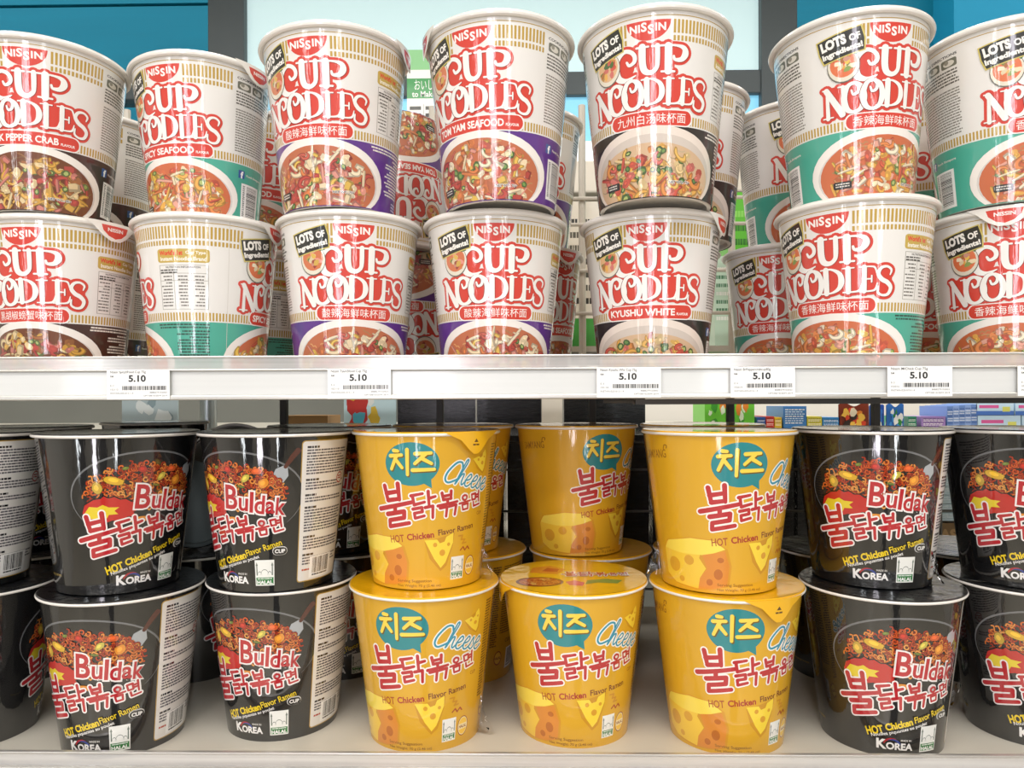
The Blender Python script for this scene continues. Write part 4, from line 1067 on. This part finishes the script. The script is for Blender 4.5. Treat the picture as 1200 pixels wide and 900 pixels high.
# opposite shelf boards
o = MB().box((-1.3, .765, -.006), (1.3, 1.06, 0)).obj('far_shelf_board', M['shelf']); o.location = (0, 0, W(0, 409, .765).z); tag(o, 'pale shelf board behind the wire panel, facing the next aisle', 'shelf')
GC = 'cartons behind the wire panel'
for i, (a, b, top, col, c1, c2, bd, lb) in enumerate((
        (655, 681, 236, 'E9E1CF', '5A5648', '3A3A34', '3E9A3A', 'cream carton with a green foot, behind the wire left of the black-banded stack'),
        (684, 716, 236, 'EDE6D6', '4A4A40', '2F2F2A', '3E9A3A', 'cream carton with a green foot, behind the wire and nearer the black-banded stack'),
        (838, 858, 300, 'BFD9C4', '4A7A5A', 'E8EDE4', None, 'pale green carton behind the wire, right of the black-banded stack'),
        (860, 880, 225, '5FC02A', '2E7A1E', '8CD85A', None, 'bright green carton behind the wire, right of the black-banded stack'))):
    carton('carton', a, b, top, 407.5, .80, .09, col, lb, 'carton', a_lines(c1, c2, bd), GC)
def poster_art(A, w, h_):
    y0 = h_ * .52; h = h_ - y0
    def q(x0, x1, a, b, c, z): A.poly([(w * x0, y0 + h * a), (w * x1, y0 + h * a), (w * x1, y0 + h * b), (w * x0, y0 + h * b)], c, z)
    q(0, 1, .86, 1, '8BC98A', 1); q(0, 1, .66, .80, '3F9A52', 1)
    A.text('おいし', ident, w=w * .55, h=h * .07, col='F4F6EE', z=2, x=w * .5, y=y0 + h * .755); A.text('to Make', ident, w=w * .7, h=h * .04, col='F4F6EE', z=2, off=.02, x=w * .5, y=y0 + h * .69)
    for y in (.58, .53, .48): q(.08, .42, y, y + .025, '4A4A44', 2); q(.55, .9, y, y + .025, '4A4A44', 2)
    q(.49, .5, .05, .62, '8A8A80', 2)
    A.poly([(w * (.72 + .2 * math.cos(i * .5)), y0 + h * (.25 + .1 * math.sin(i * .5))) for i in range(12)], 'E8C888', 2); A.poly([(w * (.68 + .1 * math.cos(i * .5)), y0 + h * (.18 + .05 * math.sin(i * .5))) for i in range(12)], '6AA0D0', 3)
carton('poster', 478, 516, 58, 408, .86, .004, 'F4F4EC', 'white and green how-to-make poster standing behind the purple-banded stacks', 'poster', poster_art)

# things seen through the slit between the shelves
YS = 1.15
o = MB().box((-1.6, 0, -.012), (1.8, .5, 0)).obj('far_shelf_board', M['shelf']); o.location = (0, YS - .02, W(0, 506, YS).z); tag(o, 'pale shelf board across the next aisle, carrying small packs', 'shelf')
def slit(name, a, b, top, col, label, cat, art=None, group=None, depth=.08, Y=YS, m=None): return carton(name, a, b, top, 505, Y, depth, col, label, cat, art, group, m)
GP = 'small packs across the next aisle'
slit('wrapped_pack', 466, 557, 440, '101214', 'black film-wrapped pack behind the left yellow stack', 'pack', None, 'black wrapped packs', m=M['blackfilm'])
slit('wrapped_pack', 559, 634, 440, '101214', 'black film-wrapped pack behind, left of the cream gap', 'pack', None, 'black wrapped packs', m=M['blackfilm'])
slit('wrapped_pack', 661, 756, 440, '101214', 'black film-wrapped pack behind, between the cream gap and the right yellow stack', 'pack', None, 'black wrapped packs', m=M['blackfilm'])
slit('carton', 635, 659, 450, 'EDE4D6', 'plain cream carton wedged between two black wrapped packs', 'carton', None, GP)
slit('display_poster', 403, 464, 445, 'CFEAF2', 'pale blue poster with red shapes behind the first yellow stack', 'poster', a_blobs(('C8302A', 'F2F6F4', '5ABBD0', 'E8C23A', 'C8302A'), 14, 4), None, .004)
slit('carton', 330, 384, 487, '96703C', 'low brown cardboard carton behind the black stacks', 'carton', None, GP, m=M['brown'])
slit('display_poster', 143, 208, 445, 'B9CBD0', 'grey blue glossy poster behind the first whole black stack', 'poster', a_blobs(('D6E4E8', '8FA6AE', 'E8F0F0'), 8, 9), None, .004)
slit('carton', 826, 854, 468, '6FCB3A', 'green snack pack behind the right yellow stack, left one', 'pack', a_blobs(('E8F6D8', '3E9A2A', 'E88A2A'), 8, 2), GP)
slit('carton', 862, 884, 468, '6FCB3A', 'green snack pack behind the right yellow stack, right of the upright', 'pack', a_blobs(('E8F6D8', '3E9A2A', 'E88A2A'), 8, 3), GP)
for (a, b, t_, c, lb) in ((887, 897, 489, '2A5AA8', 'tiny blue box on the far shelf'), (898, 907, 488, 'D83A2A', 'tiny red box on the far shelf'), (908, 916, 489, 'EEC42A', 'tiny yellow box on the far shelf'), (946, 963, 488, 'D6C83A', 'low yellow box right of the blue upright pack'), (964, 984, 489, '2E86C8', 'low blue box beside the orange pouch'),
                          (1064, 1074, 488, '2F8A6A', 'small green box right of the upright'), (1080, 1108, 488, '9A7AB8', 'low lilac box beside the blue detergent boxes')):
    slit('small_box', a, b, t_, c, lb, 'box', a_lines('F2F0EA', shade(c, .6)), GP)
slit('carton', 918, 945, 476, '3A78B8', 'blue upright pack with pale lines across the next aisle', 'pack', a_lines('D8E8F4', 'F4F4F0'), GP)
def pouch(a, b, top, col, cols, seed, label):
    p0 = W(a, 505, YS); p1 = W(b, top, YS); w = p1.x - p0.x; h = p1.z - p0.z
    root = empty('snack_pouch', (p0.x, YS, p0.z)); tag(root, label, 'pouch', GP)
    A = Art(); a_blobs(cols, 16, seed)(A, w * 1000 * .9, h * 1000 * .85)
    me = flat_print('pouch_print', A, None); me.materials.append(M['box'])
    pr = link('pouch_print', me, root); pr.location = (w * .05, -.0012, h * .04)
    V = []; Fc = []; n = 10
    for j in range(n + 1):
        for i in range(n + 1):
            u, t_ = i / n, j / n; bul = .018 * (1 - t_) ** .5 * math.sin(math.pi * u); V.append((u * w, -.0006, t_ * h)) if False else V.append((u * w, 0.0, t_ * h + .003 * math.sin(u * 9) * (t_ > .95)))
    m0 = len(V)
    for j in range(n + 1):
        for i in range(n + 1):
            u, t_ = i / n, j / n; V.append((u * w, .002 + .03 * (1 - t_) * math.sin(math.pi * u), t_ * h + .003 * math.sin(u * 9) * (t_ > .95)))
    for j in range(n):
        for i in range(n):
            q = j * (n + 1) + i; Fc.append((q, q + 1, q + n + 2, q + n + 1)); Fc.append((m0 + q, m0 + q + n + 1, m0 + q + n + 2, m0 + q + 1))
    me = bpy.data.meshes.new('pouch_body'); me.from_pydata(V, [], Fc); me.update()
    link('pouch_body', me, root, mat('pouch_' + col, col, .3, coat=.4, bump=.2, nscale=40))
pouch(983, 1018, 474, '7A2A12', ('E8842A', 'F2C04A', '2A1A14', 'D8401E', 'F4E6C8'), 6, 'orange and black snack pouch across the next aisle')
pouch(1019, 1036, 476, '1E4FA8', ('3A7AD0', 'F2F2F0', '2F8A4A'), 8, 'blue snack pouch left of the dark upright')
pouch(1039, 1059, 475, '2A6AB8', ('2F8A3A', 'F2F2F0', '3A90D8'), 9, 'blue and green snack pouch right of the dark upright')
for i in range(5):
    slit('detergent_box', 1110 + i * 7, 1117 + i * 7, 476 - i * .6, ('6A8CC8', '8AA6D8')[i % 2], 'blue box in a row seen end-on, %s from the left of its row' % ('first', 'second', 'third', 'fourth', 'fifth')[i], 'box', a_lines('E8EEF6', '3A5AA0'), 'blue boxes seen end-on')
for (a, b, t_, bt, lb) in ((1146, 1196, 487, 505, 'pale blue box with a pink stripe, lower one at the right end'), (1198, 1240, 487, 505, 'pale blue box with a pink stripe, lower one cut by the right edge'), (1144, 1188, 470, 486.6, 'pale blue box with a pink stripe, upper one at the right end'), (1190, 1236, 470, 486.6, 'pale blue box with a pink stripe, upper one cut by the right edge')):
    def art(A, w, h): A.poly([(0, 0), (w, 0), (w, h * .3), (0, h * .3)], '4A78C8', 1); A.poly([(w * .08, h * .5), (w * .6, h * .5), (w * .6, h * .72), (w * .08, h * .72)], 'D85A9A', 1); A.poly([(w * .7, h * .25), (w * .9, h * .25), (w * .9, h * .6), (w * .7, h * .6)], 'D8D86A', 2)
    carton('detergent_box', a, b, t_, bt, YS, .08, 'C2DDF0', lb, 'box', art, 'pale blue boxes at the right end')
# pipe and canister, brown carton low at the right
c = MB().lathe([(.013, 0), (.013, .22), (.0125, .222), (.0, .222)], 32).obj('steel_pipe', M['steel'], smooth=True); c.location = W(238, 506, YS - .0); tag(c, 'polished steel pipe behind the first whole black stack', 'pipe')
c.location.y = YS + .02
def fold(A, w, h):
    A.text('TASTY', ident, w=w * .8, h=h * .28, col='B08A52', z=1, off=.05, x=w * .5, y=h * .72); A.text('SUNNY', ident, w=w * .8, h=h * .28, col='B08A52', z=1, off=.05, x=w * .5, y=h * .32)
carton('cardboard_carton', 1085, 1150, 613, 662, .80, .15, '7E5E30', 'brown cardboard carton low behind the black stacks at the right', 'carton', fold)
for i in range(5):
    carton('tissue_pack', 1080, 1140, 560 + i * 10.2, 569.6 + i * 10.2, .80, .14, 'C9DDE0', 'pale blue flat pack on the brown carton, %s in its pile' % ('topmost', 'second from the top', 'third from the top', 'fourth from the top', 'lowest')[i], 'pack', a_lines('EDF4F4', '9CB6BC'), 'flat packs on the brown carton')
o = MB().box((-1.3, .762, -.006), (1.3, 1.1, 0)).obj('far_shelf_board', M['shelf']); o.location = (0, 0, W(0, 662.6, .80).z); tag(o, 'low shelf board behind the grey wire panel', 'shelf')
# dark packs fill the back of the lower shelf
GD = 'dark packs behind the grey wire panel'
for i, (a, b, lb) in enumerate(((-60, 90, 'at the left edge'), (95, 250, 'behind the first whole black stack'), (255, 420, 'behind the second whole black stack'), (425, 590, 'behind the left yellow stack'), (595, 760, 'behind the middle yellow cups'), (765, 930, 'behind the right yellow stack'), (935, 1078, 'behind the black stack on the right'))):
    carton('wrapped_pack', a, b, 510, 661.5, .80, .16, '101214', 'black film-wrapped pack on the low back shelf ' + lb, 'pack', None, GD, m=M['blackfilm'])

# ------------------------------------------------------------------ room and windows
def struct(o): o['kind'] = 'structure'; return o
struct(MB().box((-3.2, -3.2, -.05), (3.2, 5.2, 0)).obj('floor', M['floor']))
struct(MB().box((-3.2, -3.2, 2.9), (3.2, 2.6, 2.95)).obj('ceiling', M['white_wall']))
struct(MB().box((-3.25, -3.2, 0), (-3.2, 2.6, 2.9)).obj('wall_left', M['white_wall']))
struct(MB().box((3.2, -3.2, 0), (3.25, 2.6, 2.9)).obj('wall_right', M['white_wall']))
struct(MB().box((-3.2, -3.25, 0), (3.2, -3.2, 2.9)).obj('wall_rear', mat('pale_shelf_wall', 'C9C4B8', .7, noise=.1, nscale=3)))
struct(MB().box((-.02, -3.1, 0), (.36, .2, .002)).obj('reflection_strip', M['dark_steel']))  # unseen dark floor strip, added for a dark band in the cups' reflections
struct(MB().box((-.12, -3.19, 0), (.42, -3.12, 2.9)).obj('reflection_panel_1', M['dark_steel']))  # unseen dark panel added on the rear wall, mirrored dark in the cups
struct(MB().box((1.3, -3.19, 0), (2.1, -3.12, 2.9)).obj('reflection_panel_2', M['dark_steel']))  # another added dark panel, breaks up the pale wall in reflections
struct(MB().box((-2.3, -3.19, 0), (-1.5, -3.12, 2.9)).obj('reflection_panel_3', M['dark_steel']))  # same on the left: added out of view for reflection contrast
YW = 2.4
zsill = W(0, 240, YW).z
struct(MB().box((-3.2, YW, 0), (3.2, YW + .08, zsill)).obj('wall_front', M['concrete']))
struct(MB().box((-3.2, YW - .12, zsill - .01), (3.2, YW + .02, W(0, 208, YW).z)).obj('trim_1', M['sill'], bevel=.006))
z1, z2, zt = W(0, 121, YW).z, W(0, 94, YW).z, 2.9
xa, xb, xc, xd = (W(x, 100, YW).x for x in (248, 290, 889, 931))
struct(MB().box((xa, YW - .03, zsill), (xb, YW + .07, zt)).obj('trim_2', M['frame'], bevel=.004))
struct(MB().box((xc, YW - .03, zsill), (xd, YW + .07, zt)).obj('trim_3', M['frame'], bevel=.004))
struct(MB().box((-3.2, YW - .02, z1), (3.2, YW + .05, z2)).obj('trim_4', M['frame'], bevel=.004))
pale = mat('backlit_frosted_pane', 'BFD8DA', .5, noise=.05, nscale=2, emit=.62)
struct(MB().box((xb, YW, z2), (xc, YW + .012, zt)).obj('window_1', pale))
blue = mat('backlit_blue_pane', '7CC0DE', .4, noise=.15, nscale=3, emit=.75, bscale=(1, 1, 5))
struct(MB().box((xb, YW, W(0, 172, YW).z), (xc, YW + .012, z1)).obj('window_2', blue))
white = mat('backlit_white_pane', 'EEF3F2', .4, noise=.03, emit=.95)
struct(MB().box((xb, YW, W(0, 208, YW).z), (xc, YW + .012, W(0, 172, YW).z)).obj('window_3', white))
glass = mat('tinted_glass', 'DCEFF2', .05)
glass.node_tree.nodes['Principled BSDF'].inputs['Transmission Weight'].default_value = 1.0
glass.node_tree.nodes['Principled BSDF'].inputs['IOR'].default_value = 1.02
struct(MB().box((-3.2, YW + .01, W(0, 208, YW).z), (xa, YW + .016, zt)).obj('window_4', glass))
struct(MB().box((xd, YW + .01, W(0, 208, YW).z), (3.2, YW + .016, zt)).obj('window_5', glass))
# teal clad building outside: boards with shadow gaps
def cladding(x0, x1, label):
    root = empty('clad_building', ((x0 + x1) / 2, 4.2, 0)); tag(root, label, 'building')
    mb = MB(); z = 0.0; h = .46
    while z < 4.4: mb.box((x0 - (x0 + x1) / 2, 0, z), (x1 - (x0 + x1) / 2, .1, z + h - .018)); z += h
    mb.obj('cladding_board', M['teal'], root)
    MB().box((x0 - (x0 + x1) / 2, .06, 0), (x1 - (x0 + x1) / 2, .12, 4.4)).obj('backing', M['tealdark'], root)
cladding(-5.5, W(380, 50, 4.2).x, 'teal clad building outside the left window')
cladding(W(860, 50, 4.2).x, W(1118, 50, 4.2).x, 'teal clad building outside the right window')
o = MB().box((0, 0, 0), (2.6, .4, 4.4)).obj('clad_pillar', mat('bright_teal_panel', '2FA6BE', .5, noise=.1, nscale=2)); o.location = (W(1118, 50, 4.0).x, 4.0, 0); tag(o, 'brighter teal pillar outside at the right edge', 'pillar')
# next-aisle shelving seen through the slit, plain cream
o = MB().box((-.25, 0, 0), (1.9, .03, .75)).obj('cream_screen', M['white_wall']); o.location = (0, 1.72, CAMZ - .30); tag(o, 'cream screen at the back of the shelving across the next aisle', 'screen')
area('shelf_lamp', (0.6, 1.1, CAMZ + .20), (0.6, 1.4, CAMZ - .05), 1.6, .04, 3.0, (1, .97, .92))
